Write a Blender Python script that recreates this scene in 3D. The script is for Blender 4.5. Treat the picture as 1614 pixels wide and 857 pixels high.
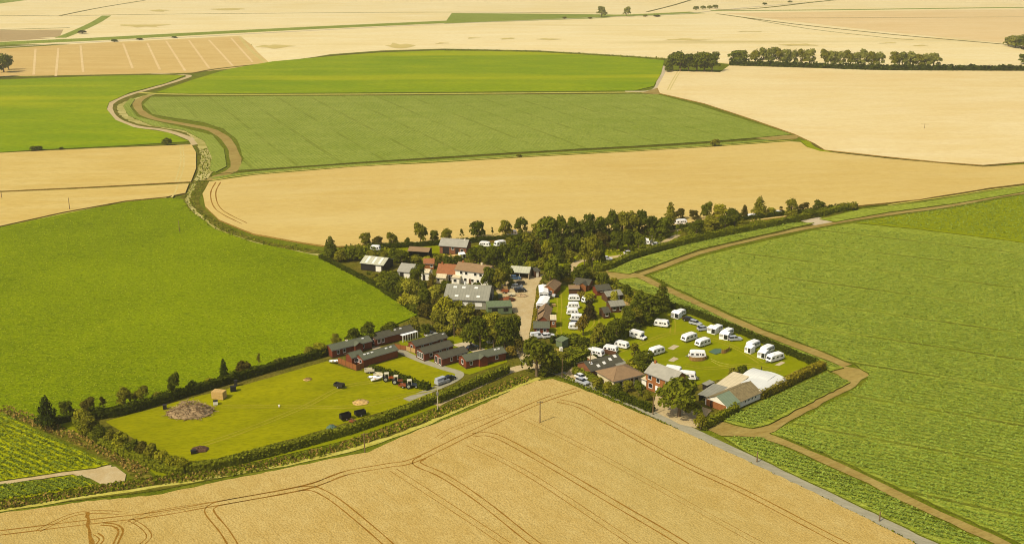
import bpy, math, random
import numpy as np
from mathutils import Vector, noise
for o in list(bpy.data.objects): bpy.data.objects.remove(o)
random.seed(11)
R = math.radians
scn = bpy.context.scene
COL = scn.collection

# ------------------------------------------------------------------ camera, light, exposure
FPX, YH, HC = 1700.0, -100.0, 120.0          # focal length in photo pixels, horizon row, flying height (m)
PITCH = math.atan((428.5 - YH) / FPX)
cam = bpy.data.cameras.new('camera'); camo = bpy.data.objects.new('camera', cam); COL.objects.link(camo)
cam.sensor_width = 36; cam.lens = 36 * FPX / 1614; cam.clip_start = 1; cam.clip_end = 60000
camo.location = (0, 0, HC); camo.rotation_euler = (R(90) - PITCH, 0, 0)
scn.camera = camo
SUN_EL, SUN_AZ = 48.0, -130.0                # sun behind the camera, to the left; azimuth from +Y, clockwise positive
w = bpy.data.worlds.new('World'); scn.world = w; w.use_nodes = True
nt = w.node_tree; bg = nt.nodes['Background']
sky = nt.nodes.new('ShaderNodeTexSky'); sky.sky_type = 'NISHITA'; sky.sun_disc = False
sky.sun_elevation = R(SUN_EL); sky.sun_rotation = R(SUN_AZ); sky.dust_density = 4.0; sky.air_density = 1.0
nt.links.new(sky.outputs[0], bg.inputs[0]); bg.inputs[1].default_value = 0.125
sl = bpy.data.lights.new('sun', 'SUN'); sl.energy = 4.0; sl.angle = R(0.53); sl.color = (1.0, 0.93, 0.76)
so = bpy.data.objects.new('sun', sl); COL.objects.link(so)
sd = Vector((math.sin(R(SUN_AZ)) * math.cos(R(SUN_EL)), math.cos(R(SUN_AZ)) * math.cos(R(SUN_EL)), math.sin(R(SUN_EL))))
so.rotation_euler = sd.to_track_quat('Z', 'Y').to_euler(); so.location = (-300, 600, 500)
scn.cycles.filter_width = 1.05
scn.view_settings.view_transform = 'Standard'; scn.view_settings.look = 'None'
scn.view_settings.exposure = 0.0; scn.view_settings.gamma = 1.0; scn.view_settings.use_curve_mapping = False

# ------------------------------------------------------------------ survey: photo pixel -> point of the flat fen at height z
CP, SP = math.cos(PITCH), math.sin(PITCH)
def G(px, py, z=0.0):
    x, y = px - 807.0, py - 428.5
    d = (x, FPX * CP - y * SP, -(y * CP + FPX * SP))
    t = (HC - z) / -d[2]
    return Vector((d[0] * t, d[1] * t, z))
def S(py): return CP * (py - YH) / HC          # photo pixels per metre across, at a ground row
def DEP(py): return PITCH + math.atan((py - 428.5) / FPX)

def lin(c):
    f = lambda v: (v / 12.92 if v <= .04045 else ((v + .055) / 1.055) ** 2.4)
    return tuple(f(v / 255.) for v in c)

# ------------------------------------------------------------------ materials
MATS = {}
def newmat(name):
    m = bpy.data.materials.new(name); m.use_nodes = True; nt = m.node_tree
    for n in list(nt.nodes): nt.nodes.remove(n)
    out = nt.nodes.new('ShaderNodeOutputMaterial')
    MATS[name] = m
    return m, nt, out
def N(nt, t, **k):
    n = nt.nodes.new(t)
    for a, v in k.items(): setattr(n, a, v)
    return n
def mixc(nt, fac, a, b):
    m = N(nt, 'ShaderNodeMix', data_type='RGBA')
    for s, v in ((0, fac), (6, a), (7, b)):
        if isinstance(v, (int, float)): m.inputs[s].default_value = v
        elif isinstance(v, tuple): m.inputs[s].default_value = (*v[:3], 1)
        else: nt.links.new(v, m.inputs[s])
    return m.outputs[2]
def ramp(nt, v, lo, hi):
    m = N(nt, 'ShaderNodeMapRange'); nt.links.new(v, m.inputs[0]); m.inputs[1].default_value = lo; m.inputs[2].default_value = hi
    return m.outputs[0]
def mth(nt, op, a, b=None):
    m = N(nt, 'ShaderNodeMath', operation=op)
    for i, v in enumerate((a, b)):
        if v is None: continue
        if isinstance(v, (int, float)): m.inputs[i].default_value = v
        else: nt.links.new(v, m.inputs[i])
    return m.outputs[0]
def noise_n(nt, vec, scale, detail=3, rough=.6, stretch=None, rot=0):
    if stretch or rot:
        mp = N(nt, 'ShaderNodeMapping', vector_type='TEXTURE'); nt.links.new(vec, mp.inputs[0])
        k = 1 / min(stretch or (1,))
        mp.inputs['Rotation'].default_value = (0, 0, rot); mp.inputs['Scale'].default_value = (k, 1, 1); vec = mp.outputs[0]
    n = N(nt, 'ShaderNodeTexNoise'); nt.links.new(vec, n.inputs['Vector'])
    n.inputs['Scale'].default_value = scale; n.inputs['Detail'].default_value = detail; n.inputs['Roughness'].default_value = rough
    return n.outputs[0]

CAL = {'vegetable': (2.297, 1.842, 2.825), 'grass_crop': (1.335, 1.203, 0.15), 'wheat': (0.838, 0.999, 1.222), 'green_stripe': (1.563, 1.193, 1.141), 'green_far': (1.229, 1.022, 0.15), 'wheat_mid': (0.828, 0.938, 1.0), 'wheat_right': (0.987, 1.121, 1.399), 'wheat_far': (1.034, 1.169, 1.452), 'stubble_tan': (1.038, 1.248, 1.382), 'paddock_grass': (1.158, 1.071, 0.15), 'lawn': (0.949, 0.921, 0.15), 'beet': (3.434, 2.269, 0.153), 'wheat_left': (0.863, 0.959, 0.934), 'soil': (0.969, 1.339, 1.126), 'gravel': (1.007, 1.125, 1.226), 'asphalt': (1.263, 1.374, 1.418), 'vegetable_dark': (2.43, 1.843, 0.424), 'far_right_tan': (1.048, 1.189, 1.528)}
#CALEND
def field_mat(name, c0, c1, c2=None, big=.012, mid=.12, fine=1.6, fstretch=(1, 1, 1), ang=0., fine_amt=.5, fine_col=None,
              bump=.5, bdist=.35, rows=None, streak=None, rough=.95):
    cal = CAL.get(name, (1, 1, 1)); cc = lambda c: tuple(min(.9, a * b) for a, b in zip(c, cal)) if c else c
    c0, c1, c2, fine_col = cc(c0), cc(c1), cc(c2), cc(fine_col)
    if rows: rows = [(r[0], r[1], r[2], cc(r[3]), r[4], r[5]) for r in rows]
    if streak: streak = (*streak[:5], cc(streak[5]), streak[6])
    """ground cover: broad patches (big), clumps (mid), leaf grain (fine, stretched along the drilling), row lines"""
    m, nt, out = newmat(name)
    tc = N(nt, 'ShaderNodeTexCoord').outputs['Object']
    nb = noise_n(nt, tc, big, 4, .6); nm = noise_n(nt, tc, mid, 3, .6, fstretch, ang)
    nf = noise_n(nt, tc, fine, 3, .7, fstretch, ang)
    col = mixc(nt, ramp(nt, nb, .35, .65), c0, c1)
    if c2: col = mixc(nt, mth(nt, 'MULTIPLY', ramp(nt, nm, .42, .72), .7), col, c2)
    fc = fine_col or tuple(v * .55 for v in c0)
    col = mixc(nt, mth(nt, 'MULTIPLY', ramp(nt, nf, .44, .64), fine_amt), col, fc)
    h = nf
    if rows:
        for (ra, sp, wd, rc, amt, brk) in rows:
            mp = N(nt, 'ShaderNodeMapping'); nt.links.new(tc, mp.inputs[0]); mp.inputs['Rotation'].default_value = (0, 0, R(90) - ra)
            sx = N(nt, 'ShaderNodeSeparateXYZ'); nt.links.new(mp.outputs[0], sx.inputs[0])
            wob = noise_n(nt, tc, .02, 2)
            xx = mth(nt, 'ADD', mth(nt, 'DIVIDE', sx.outputs[0], sp), mth(nt, 'MULTIPLY', wob, 1.2 / sp))
            fr = mth(nt, 'FRACT', xx)
            d = mth(nt, 'ABSOLUTE', mth(nt, 'SUBTRACT', fr, .5))
            ln = ramp(nt, d, wd / sp, wd / sp * .4)
            br = noise_n(nt, tc, brk, 3, .7)
            f = mth(nt, 'MULTIPLY', mth(nt, 'MULTIPLY', ln, ramp(nt, br, .35, .6)), amt)
            col = mixc(nt, f, col, rc)
            h = mth(nt, 'SUBTRACT', h, mth(nt, 'MULTIPLY', f, .6))
    if streak:
        (sc, st, sa, slo, shi, scol, samt) = streak
        ns = noise_n(nt, tc, sc, 3, .6, st, sa)
        col = mixc(nt, mth(nt, 'MULTIPLY', ramp(nt, ns, slo, shi), samt), col, scol)
    b = N(nt, 'ShaderNodeBump'); b.inputs['Strength'].default_value = bump; b.inputs['Distance'].default_value = bdist
    nt.links.new(h, b.inputs['Height'])
    d = N(nt, 'ShaderNodeBsdfDiffuse'); nt.links.new(col, d.inputs[0]); nt.links.new(b.outputs[0], d.inputs['Normal'])
    nt.links.new(d.outputs[0], out.inputs[0])
    return m

def plain(name, c, rough=.7, var=.18, scale=.8, metal=0., spec=.3, lines=None, bump=0., emit=None):
    """painted, tiled or sheet surface: colour with soiling; lines=(axis, spacing, amount) gives ribs or board joints"""
    m, nt, out = newmat(name)
    tc = N(nt, 'ShaderNodeTexCoord').outputs['Object']
    n = noise_n(nt, tc, scale, 4, .65)
    col = mixc(nt, ramp(nt, n, .3, .7), tuple(v * (1 - var) for v in c), tuple(min(1, v * (1 + var)) for v in c))
    p = N(nt, 'ShaderNodeBsdfPrincipled'); p.inputs['Roughness'].default_value = rough; p.inputs['Metallic'].default_value = metal
    p.inputs['Specular IOR Level'].default_value = spec
    if lines:
        ax, sp, amt = lines
        sx = N(nt, 'ShaderNodeSeparateXYZ'); nt.links.new(tc, sx.inputs[0])
        fr = mth(nt, 'FRACT', mth(nt, 'DIVIDE', sx.outputs[ax], sp))
        d = mth(nt, 'ABSOLUTE', mth(nt, 'SUBTRACT', fr, .5))
        col = mixc(nt, mth(nt, 'MULTIPLY', ramp(nt, d, .16, .06), amt), col, tuple(v * .35 for v in c))
    nt.links.new(col, p.inputs['Base Color']); nt.links.new(p.outputs[0], out.inputs[0])
    return m

LK = (2.05, 2.02, 1.65)
def leaf(name, c0, c1, c2, trans=.22, lk=None):
    c0, c1, c2 = [tuple(a * b for a, b in zip(c, lk or LK)) for c in (c0, c1, c2)]
    m, nt, out = newmat(name)
    g = N(nt, 'ShaderNodeNewGeometry'); oi = N(nt, 'ShaderNodeObjectInfo')
    tc = N(nt, 'ShaderNodeTexCoord').outputs['Object']
    col = mixc(nt, g.outputs['Random Per Island'], c0, c1)
    col = mixc(nt, mth(nt, 'MULTIPLY', oi.outputs['Random'], .55), col, c2)
    d = N(nt, 'ShaderNodeBsdfDiffuse'); t = N(nt, 'ShaderNodeBsdfTranslucent'); ms = N(nt, 'ShaderNodeMixShader')
    nt.links.new(col, d.inputs[0]); nt.links.new(col, t.inputs[0]); ms.inputs[0].default_value = trans
    nt.links.new(d.outputs[0], ms.inputs[1]); nt.links.new(t.outputs[0], ms.inputs[2]); nt.links.new(ms.outputs[0], out.inputs[0])
    return m

K = 0.80
def A_(r, g, b, k=K): return tuple(v * k for v in lin((r, g, b)))
# crops and ground
WROW = R(-53.3)
field_mat('wheat', A_(222, 176, 94), A_(212, 164, 80), A_(230, 186, 104), .02, .25, 2.4, (1, .7, 1), WROW, .5, A_(172, 126, 50), .7, .3,
          rows=[(WROW, 3.0, .25, A_(178, 128, 52), .15, .06)],
          streak=(.016, (.5, 1, 1), WROW, .5, .7, A_(198, 164, 84), .5))
field_mat('wheat_mid', A_(234, 192, 108), A_(226, 182, 98), A_(238, 198, 118), .01, .12, 1.2, (.25, 1, 1), R(6), .35, A_(200, 150, 76), .6, .3,
          streak=(.02, (.15, 1, 1), R(8), .5, .75, A_(242, 206, 132), .5))
field_mat('wheat_left', A_(232, 192, 112), A_(224, 182, 100), A_(238, 202, 128), .012, .1, 1.2, (.2, 1, 1), R(3), .4, A_(190, 146, 72), .6, .3)
field_mat('wheat_right', A_(236, 202, 130), A_(230, 192, 116), A_(240, 208, 140), .008, .07, .9, (.25, 1, 1), R(4), .35, A_(206, 160, 90), .5, .3,
          streak=(.014, (.2, 1, 1), R(-5), .52, .72, A_(224, 180, 104), .6))
field_mat('wheat_far', A_(238, 206, 136), A_(232, 198, 124), A_(242, 214, 150), .004, .03, .5, (.3, 1, 1), 0, .3, A_(206, 164, 92), .4, .3,
          streak=(.006, (.12, 1, 1), R(2), .62, .72, A_(178, 150, 70), .55))
field_mat('stubble_tan', A_(212, 166, 96), A_(204, 156, 86), A_(220, 176, 108), .006, .05, .6, (.3, 1, 1), 0, .3, A_(180, 130, 62), .4, .3)
field_mat('far_right_tan', A_(228, 188, 118), A_(222, 180, 108), A_(232, 196, 130), .006, .05, .6, (.2, 1, 1), 0, .3, A_(200, 150, 80), .4, .3)
field_mat('fallow_grey', A_(190, 164, 112), A_(180, 152, 104), None, .006, .05, .6, (.3, 1, 1), 0, .3)
field_mat('grass_crop', A_(124, 144, 14), A_(100, 120, 6), A_(138, 154, 28), .014, .5, 1.8, (.55, 1, 1), R(-8), .7, A_(72, 90, 2), 1., .45,
          streak=(.45, (.3, 1, 1), R(12), .62, .74, A_(70, 90, 4), .7))
field_mat('green_far', A_(126, 154, 18), A_(112, 146, 16), A_(146, 166, 30), .006, .05, .6, (.3, 1, 1), 0, .5, A_(84, 112, 6), .8, .5,
          streak=(.008, (.1, 1, 1), R(2), .55, .74, A_(190, 190, 40), .6))
field_mat('green_stripe', A_(122, 146, 58), A_(112, 138, 48), A_(132, 154, 68), .008, .07, .8, (.5, 1, 1), 0, .6, A_(78, 104, 24), .9, .5,
          rows=[(R(-65.7), 24., 1.6, A_(88, 106, 26), .45, .03), (R(-65.7), 1.9, .5, A_(90, 116, 30), .35, .05)],
          streak=(.01, (.12, 1, 1), R(-65.7), .6, .74, A_(150, 170, 90), .4))
field_mat('vegetable', A_(118, 138, 34), A_(106, 128, 24), A_(134, 152, 50), .01, .6, 2.6, (1, .4, 1), R(-23.5), .75, A_(62, 78, 6), 1., .6,
          rows=[(R(-26.5), 24.7, .9, A_(58, 62, 10), .75, .025), (R(-26.5), 1.9, .5, A_(80, 96, 12), .4, .15)])
field_mat('vegetable_dark', A_(104, 124, 14), A_(96, 116, 10), A_(116, 134, 22), .01, .5, 2.4, (1, .45, 1), R(-23.5), .6, A_(56, 72, 4), 1., .6)
field_mat('beet', A_(98, 122, 28), A_(90, 112, 20), A_(112, 134, 40), .02, .3, 1.4, (1, .5, 1), R(-33.4), .9, A_(46, 62, 2), 1., .7,
          rows=[(R(-33.4), 2.0, .55, A_(62, 80, 8), .5, .2)])
field_mat('lawn', A_(142, 148, 14), A_(130, 136, 10), A_(158, 162, 30), .03, .2, 1.6, (.4, 1, 1), R(20), .3, A_(96, 104, 4), .4, .15,
          streak=(.09, (.4, 1, 1), R(20), .58, .76, A_(170, 160, 46), .45))
field_mat('paddock_grass', A_(142, 144, 10), A_(128, 132, 6), A_(156, 156, 26), .03, .15, 1.4, (.35, 1, 1), R(15), .4, A_(92, 96, 2), .5, .2,
          streak=(.07, (.3, 1, 1), R(12), .6, .76, A_(108, 108, 8), .75))
field_mat('verge_grass', A_(112, 122, 18), A_(100, 108, 14), A_(140, 138, 40), .03, .3, 1.8, (.7, 1, 1), 0, .6, A_(60, 66, 4), .8, .35)
field_mat('rough_grass', A_(112, 108, 24), A_(92, 96, 16), A_(168, 148, 62), .05, .35, 1.4, (.5, 1, 1), R(20), .7, A_(48, 50, 4), 1., .5)
field_mat('dry_grass', A_(196, 148, 62), A_(176, 122, 44), A_(210, 172, 84), .06, .4, 1.5, (.6, 1, 1), 0, .6, A_(120, 84, 20), 1., .5)
field_mat('pale_grass', A_(202, 190, 84), A_(190, 178, 70), A_(214, 204, 110), .05, .3, 1.5, (.6, 1, 1), 0, .4, A_(130, 124, 30), .6, .3)
field_mat('reeds', A_(210, 194, 124), A_(186, 172, 92), A_(130, 132, 50), .03, .12, .5, (1, .5, 1), 0, .5, A_(130, 124, 50), 1., .5)
field_mat('soil', A_(172, 128, 72), A_(158, 114, 62), A_(184, 142, 86), .04, .3, 1.6, (.3, 1, 1), R(25), .4, A_(116, 80, 38), .6, .15)
field_mat('ditch', A_(108, 98, 36), A_(90, 84, 26), A_(128, 118, 44), .06, .3, 1.6, (1, 1, 1), 0, .6, A_(56, 50, 12), .8, .3)
field_mat('gravel', A_(204, 172, 118), A_(192, 158, 104), A_(214, 186, 136), .05, .4, 2.5, (1, 1, 1), 0, .3, A_(150, 118, 70), .4, .08)
field_mat('concrete', A_(206, 188, 150), A_(194, 174, 134), A_(214, 198, 164), .05, .5, 2.2, (1, 1, 1), 0, .3, A_(150, 132, 96), .2, .05)
field_mat('asphalt', A_(152, 140, 112), A_(140, 128, 102), A_(166, 152, 122), .04, .5, 2.2, (.2, 1, 1), R(-30), .35, A_(112, 100, 78), .3, .05)
field_mat('farm_floor', A_(112, 108, 26), A_(126, 112, 44), A_(92, 94, 16), .04, .25, 1.5, (1, 1, 1), 0, .6, A_(60, 60, 8), .8, .3)
field_mat('tramline', A_(164, 120, 44), A_(150, 106, 36), None, .05, .4, 2, (1, 1, 1), 0, .5, A_(96, 66, 14), .5, .2)
field_mat('worn_grass', A_(168, 158, 44), A_(156, 146, 34), None, .05, .4, 2, (1, 1, 1), 0, .4, A_(120, 118, 14), .4, .15)
field_mat('far_patch', A_(222, 198, 126), A_(212, 188, 114), A_(204, 182, 104), .02, .1, .5, (.2, 1, 1), 0, .4, A_(160, 150, 70), .4, .3)
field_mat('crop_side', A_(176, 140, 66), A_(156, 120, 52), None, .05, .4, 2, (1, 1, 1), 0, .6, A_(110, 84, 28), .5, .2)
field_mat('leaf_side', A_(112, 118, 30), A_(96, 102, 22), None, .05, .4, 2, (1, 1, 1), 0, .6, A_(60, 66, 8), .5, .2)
# foliage
leaf('leaf_dark', A_(76, 80, 17), A_(46, 52, 9), A_(88, 90, 20), .28)
leaf('leaf_mid', A_(88, 92, 18), A_(54, 60, 9), A_(96, 98, 24))
leaf('leaf_olive', A_(106, 102, 26), A_(66, 66, 13), A_(112, 106, 30))
leaf('leaf_yellow', A_(126, 122, 26), A_(86, 86, 14), A_(132, 124, 30))
leaf('leaf_gold', A_(142, 136, 46), A_(100, 98, 24), A_(132, 126, 40))
leaf('leaf_orange', A_(112, 94, 34), A_(80, 70, 19), A_(106, 94, 32))
leaf('leaf_copper', A_(74, 64, 22), A_(50, 45, 14), A_(74, 70, 20))
leaf('leaf_purple', A_(46, 38, 20), A_(30, 24, 12), A_(50, 44, 20), .1)
leaf('leaf_conifer', A_(44, 52, 12), A_(30, 36, 8), A_(54, 60, 16), .1)
leaf('leaf_blue', A_(112, 112, 50), A_(78, 80, 32), A_(124, 120, 56))
leaf('hedge_dark', A_(60, 66, 11), A_(34, 40, 5), A_(54, 58, 9), .15)
leaf('hedge_lit', A_(110, 112, 24), A_(56, 62, 10), A_(100, 102, 22), .22)
leaf('hedge_gold', A_(120, 106, 28), A_(74, 72, 12), A_(112, 102, 26), .2)
leaf('dyke_grass', A_(176, 168, 80), A_(120, 126, 44), A_(150, 148, 60), .2, (1.1, 1.1, 1.))
leaf('tuft_green', A_(112, 118, 20), A_(66, 72, 8), A_(100, 104, 16), .3)
leaf('tuft_dry', A_(198, 160, 84), A_(150, 122, 50), A_(176, 146, 70), .2, (1., 1., 1.))
leaf('pasture_leaf', A_(116, 124, 22), A_(96, 106, 12), A_(120, 126, 24), .2); leaf('beet_leaf', A_(104, 114, 40), A_(70, 82, 18), A_(96, 106, 30), .2); leaf('corn_ear', A_(226, 190, 110), A_(196, 154, 78), A_(216, 178, 98), .1, (.95, .95, .95))
leaf('crop_leaf', A_(122, 134, 56), A_(78, 92, 24), A_(110, 124, 44), .2, (1.95, 1.95, 1.7))
plain('bark', A_(120, 100, 70), .9); plain('bark_pale', A_(200, 186, 150), .9)
# building materials
plain('white_wall', A_(246, 238, 214, .86), .8, .06); plain('cream_wall', A_(232, 214, 166), .8, .08)
plain('white_gloss', A_(250, 246, 236, .88), .28, .03, 1., spec=.5); plain('white_roof', A_(248, 244, 232, .9), .5, .05, .6)
plain('white_canvas', A_(250, 246, 234, .9), .8, .04); plain('grey_canvas', A_(176, 172, 158), .8, .08)
plain('window_white', A_(246, 240, 224), .5, .04)
plain('brick', A_(166, 104, 52), .9, .2, 1.4, lines=(2, .3, .3)); plain('brick_dark', A_(142, 90, 56), .9, .22, 1.2, lines=(2, .3, .3))
plain('timber_red', A_(126, 60, 30), .75, .14, 1., lines=(0, .5, .35)); plain('timber_orange', A_(152, 92, 42), .8, .15, 1., lines=(0, .4, .35))
plain('timber_brown', A_(96, 62, 34), .8, .15, 1., lines=(0, .4, .35)); plain('timber_pale', A_(196, 160, 96), .8, .15, 1., lines=(0, .3, .3))
plain('timber_black', A_(44, 38, 30), .85, .2, 1., lines=(0, .4, .3))
plain('roof_green', A_(98, 100, 76), .85, .14, .7, lines=(0, .6, .2)); plain('roof_dark', A_(84, 80, 60), .85, .15, .7, lines=(0, .6, .2))
plain('roof_grey', A_(150, 146, 124), .8, .12, .5, lines=(0, 1., .25)); plain('roof_pale', A_(198, 194, 160), .7, .1, .5, lines=(0, 1., .3))
plain('roof_tile', A_(158, 100, 58), .85, .16, 1.2, lines=(0, .35, .25)); plain('roof_brown', A_(150, 120, 82), .85, .14, 1., lines=(0, .35, .25))
plain('roof_slate', A_(166, 160, 140), .7, .12, .8, lines=(0, .4, .2)); plain('roof_teal', A_(130, 144, 112), .7, .08, .5, lines=(0, 1., .25))
plain('roof_moss', A_(142, 124, 82), .9, .3, 1.4, lines=(0, 1., .25)); plain('roof_cream', A_(222, 204, 160), .8, .08, .7, lines=(0, 1., .2))
plain('roof_white', A_(232, 230, 214), .6, .06, .5, lines=(0, .9, .12))
plain('sheet_green', A_(112, 124, 84), .7, .15, .7, lines=(0, .5, .3)); plain('skylight', A_(240, 236, 220), .4, .04)
plain('glass', A_(40, 42, 40), .12, .1, spec=.6); plain('glass_blue', A_(120, 140, 150), .15, .1, spec=.6)
plain('rubber', A_(26, 24, 22), .9); plain('metal_grey', A_(150, 148, 140), .5, .1, metal=.3); plain('chrome', A_(210, 210, 206), .3, .05, metal=.5)
plain('dark_metal', A_(50, 46, 40), .6); plain('rust', A_(140, 74, 34), .9, .3); plain('wood_pole', A_(132, 108, 72), .9, .15)
plain('insulator', A_(120, 92, 66), .5); plain('lamp_red', A_(170, 30, 20), .3); plain('lamp_white', A_(236, 232, 220), .2)
for n, c in dict(car_white=(244, 242, 234), car_silver=(186, 188, 186), car_grey=(128, 130, 128), car_dark=(40, 30, 30), car_blue=(84, 112, 140), car_red=(120, 40, 30),
                 car_black=(28, 28, 28)).items(): plain(n, A_(*c), .25, .03, spec=.6)
plain('stripe', A_(150, 146, 136), .5); plain('tractor_orange', A_(190, 92, 30), .5, .2); plain('tractor_blue', A_(66, 76, 88), .5, .2); plain('cream_paint', A_(226, 214, 176), .5, .08)
plain('brushwood', A_(178, 150, 106), .95, .3, 2.); plain('brushwood_dark', A_(132, 102, 66), .95, .3, 2.); plain('straw', A_(206, 168, 96), .95, .18, 2.); plain('ash', A_(84, 56, 34), .95, .4, 1.5)
plain('tarp_teal', A_(84, 110, 84), .7); plain('windbreak', A_(150, 112, 52), .85, .2); plain('black_plastic', A_(34, 32, 28), .6)

# ------------------------------------------------------------------ mesh helpers
class MB:
    def __init__(s): s.v = []; s.f = []; s.m = []
    def face(s, pts, m=0):
        i = len(s.v); s.v += [tuple(p) for p in pts]; s.f.append(tuple(range(i, i + len(pts)))); s.m.append(m)
    def box(s, a, b, m=0):
        (x0, y0, z0), (x1, y1, z1) = a, b
        i = len(s.v); s.v += [(x0, y0, z0), (x1, y0, z0), (x1, y1, z0), (x0, y1, z0), (x0, y0, z1), (x1, y0, z1), (x1, y1, z1), (x0, y1, z1)]
        for f in ((3, 2, 1, 0), (4, 5, 6, 7), (0, 1, 5, 4), (1, 2, 6, 5), (2, 3, 7, 6), (3, 0, 4, 7)): s.f.append(tuple(i + k for k in f)); s.m.append(m)
        return s
    def prism(s, prof, y0, y1, m=0, axis='y', inset=0.):
        """profile of (a, z) points swept along y (or x)"""
        i = len(s.v); n = len(prof)
        for yy in (y0, y1):
            for (a, z) in prof: s.v.append((a, yy, z) if axis == 'y' else (yy, a, z))
        for k in range(n):
            j = (k + 1) % n; s.f.append((i + k, i + j, i + n + j, i + n + k)); s.m.append(m)
        s.f.append(tuple(i + k for k in range(n - 1, -1, -1))); s.m.append(m)
        s.f.append(tuple(i + n + k for k in range(n))); s.m.append(m)
        return s
    def tube(s, p, q, r0, r1=None, n=6, m=0):
        p, q = Vector(p), Vector(q); r1 = r0 if r1 is None else r1
        d = (q - p).normalized(); u = d.orthogonal().normalized(); v = d.cross(u)
        i = len(s.v)
        for c, r in ((p, r0), (q, r1)):
            for k in range(n):
                a = 2 * math.pi * k / n; s.v.append(tuple(c + (u * math.cos(a) + v * math.sin(a)) * r))
        for k in range(n):
            j = (k + 1) % n; s.f.append((i + k, i + j, i + n + j, i + n + k)); s.m.append(m)
        s.f.append(tuple(i + k for k in range(n - 1, -1, -1))); s.m.append(m); s.f.append(tuple(i + n + k for k in range(n))); s.m.append(m)
        return s
    def mesh(s, name, mats):
        me = bpy.data.meshes.new(name); me.from_pydata(s.v, [], s.f)
        if isinstance(mats, str): mats = [mats]
        for mt in mats: me.materials.append(MATS[mt])
        if len(mats) > 1: me.polygons.foreach_set('material_index', s.m)
        me.update(); return me
    def build(s, name, mats, parent=None):
        return link(name, s.mesh(name, mats), parent)
def link(name, data, parent=None):
    o = bpy.data.objects.new(name, data); COL.objects.link(o)
    if parent is not None: o.parent = parent
    return o
def tag(o, label, cat, group=None):
    o['label'] = label; o['category'] = cat
    if group: o['group'] = group
    return o
def thing(name, label, cat, loc=(0, 0, 0), rz=0., group=None, scale=None):
    o = link(name, None); o.location = loc; o.rotation_euler = (0, 0, rz); o.empty_display_size = .5
    if scale: o.scale = scale
    return tag(o, label, cat, group)
def along(A, B, z=0.):
    """origin, heading and length of a wall or vehicle side running from photo pixel A to B"""
    a, b = G(*A, z), G(*B, z); d = b - a
    return (a + b) / 2, math.atan2(d.y, d.x), d.length
def copy_tree(src, label=None, cat=None, group=None):
    r = src.copy(); COL.objects.link(r)
    for ch in src.children:
        c = ch.copy(); COL.objects.link(c); c.parent = r
        for g in ch.children:
            d = g.copy(); COL.objects.link(d); d.parent = c
    if label: r['label'] = label
    if group: r['group'] = group
    return r
UP = [0.0]; STEP = [.004]
def nextz(): UP[0] += STEP[0]; return UP[0]
def smooth(pts, n=4, closed=False):
    """Catmull-Rom through the surveyed points"""
    P = [Vector(p) for p in pts]; out = []; L = len(P)
    for i in range(L if closed else L - 1):
        p0 = P[(i - 1) % L] if closed or i > 0 else P[0]; p1 = P[i]; p2 = P[(i + 1) % L]; p3 = P[(i + 2) % L] if closed or i + 2 < L else P[-1]
        for k in range(n):
            t = k / n
            out.append(.5 * ((2 * p1) + (p2 - p0) * t + (2 * p0 - 5 * p1 + 4 * p2 - p3) * t * t + (3 * p1 - p0 - 3 * p2 + p3) * t ** 3))
    if not closed: out.append(P[-1])
    return out
def slab(name, px, mat, h=0., jit=0., side='crop_side', step=3., kind='structure', round_=False):
    """a field, lawn or yard traced on the ground; crops stand h metres high with a real side"""
    z = nextz() + h
    P = [G(x, y, z) for x, y in px]
    if round_: P = smooth(P, 4, True)
    if jit:
        Q = []
        for i, p in enumerate(P):
            q = P[(i + 1) % len(P)]; L = (q - p).length; n = max(1, min(60, int(L / step)))
            for k in range(n):
                c = p.lerp(q, k / n); c = c + Vector((random.uniform(-jit, jit), random.uniform(-jit, jit), 0)); Q.append(c)
        P = Q
    m = MB(); m.face(P)
    ar = sum(P[i].x * P[(i + 1) % len(P)].y - P[(i + 1) % len(P)].x * P[i].y for i in range(len(P)))
    if ar < 0: m.f[0] = tuple(reversed(m.f[0]))
    mats = [mat]
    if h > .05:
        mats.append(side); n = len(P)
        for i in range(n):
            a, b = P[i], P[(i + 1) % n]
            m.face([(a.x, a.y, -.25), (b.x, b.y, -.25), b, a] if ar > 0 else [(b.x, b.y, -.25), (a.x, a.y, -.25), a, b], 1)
    o = m.build(name, mats); o['kind'] = kind
    return o
def ribbon(name, px, width, mat, z=None, sm=4, jit=0., parent=None, zoff=0.):
    """a road, track or wheel mark of real width along a surveyed centre line"""
    z = (nextz() if z is None else z)
    P = smooth([G(x, y, z) for x, y in px], sm)
    m = MB(); n = len(P); L = []; Rr = []
    for i, p in enumerate(P):
        d = (P[min(i + 1, n - 1)] - P[max(i - 1, 0)]); d.z = 0; d.normalize(); s = Vector((-d.y, d.x, 0))
        wl = width / 2 + random.uniform(-jit, jit); wr = width / 2 + random.uniform(-jit, jit)
        L.append(p + s * wl); Rr.append(p - s * wr)
    for i in range(n - 1): m.face([Rr[i], Rr[i + 1], L[i + 1], L[i]])
    o = m.build(name, mat, parent)
    if parent is None: o['kind'] = 'structure'
    return o

# ------------------------------------------------------------------ ground, fields, roads
m = MB(); m.face([(-9000, -1500, -.3), (9000, -1500, -.3), (9000, 14000, -.3), (-9000, 14000, -.3)])
g = m.build('ground', 'verge_grass'); g['kind'] = 'structure'
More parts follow.
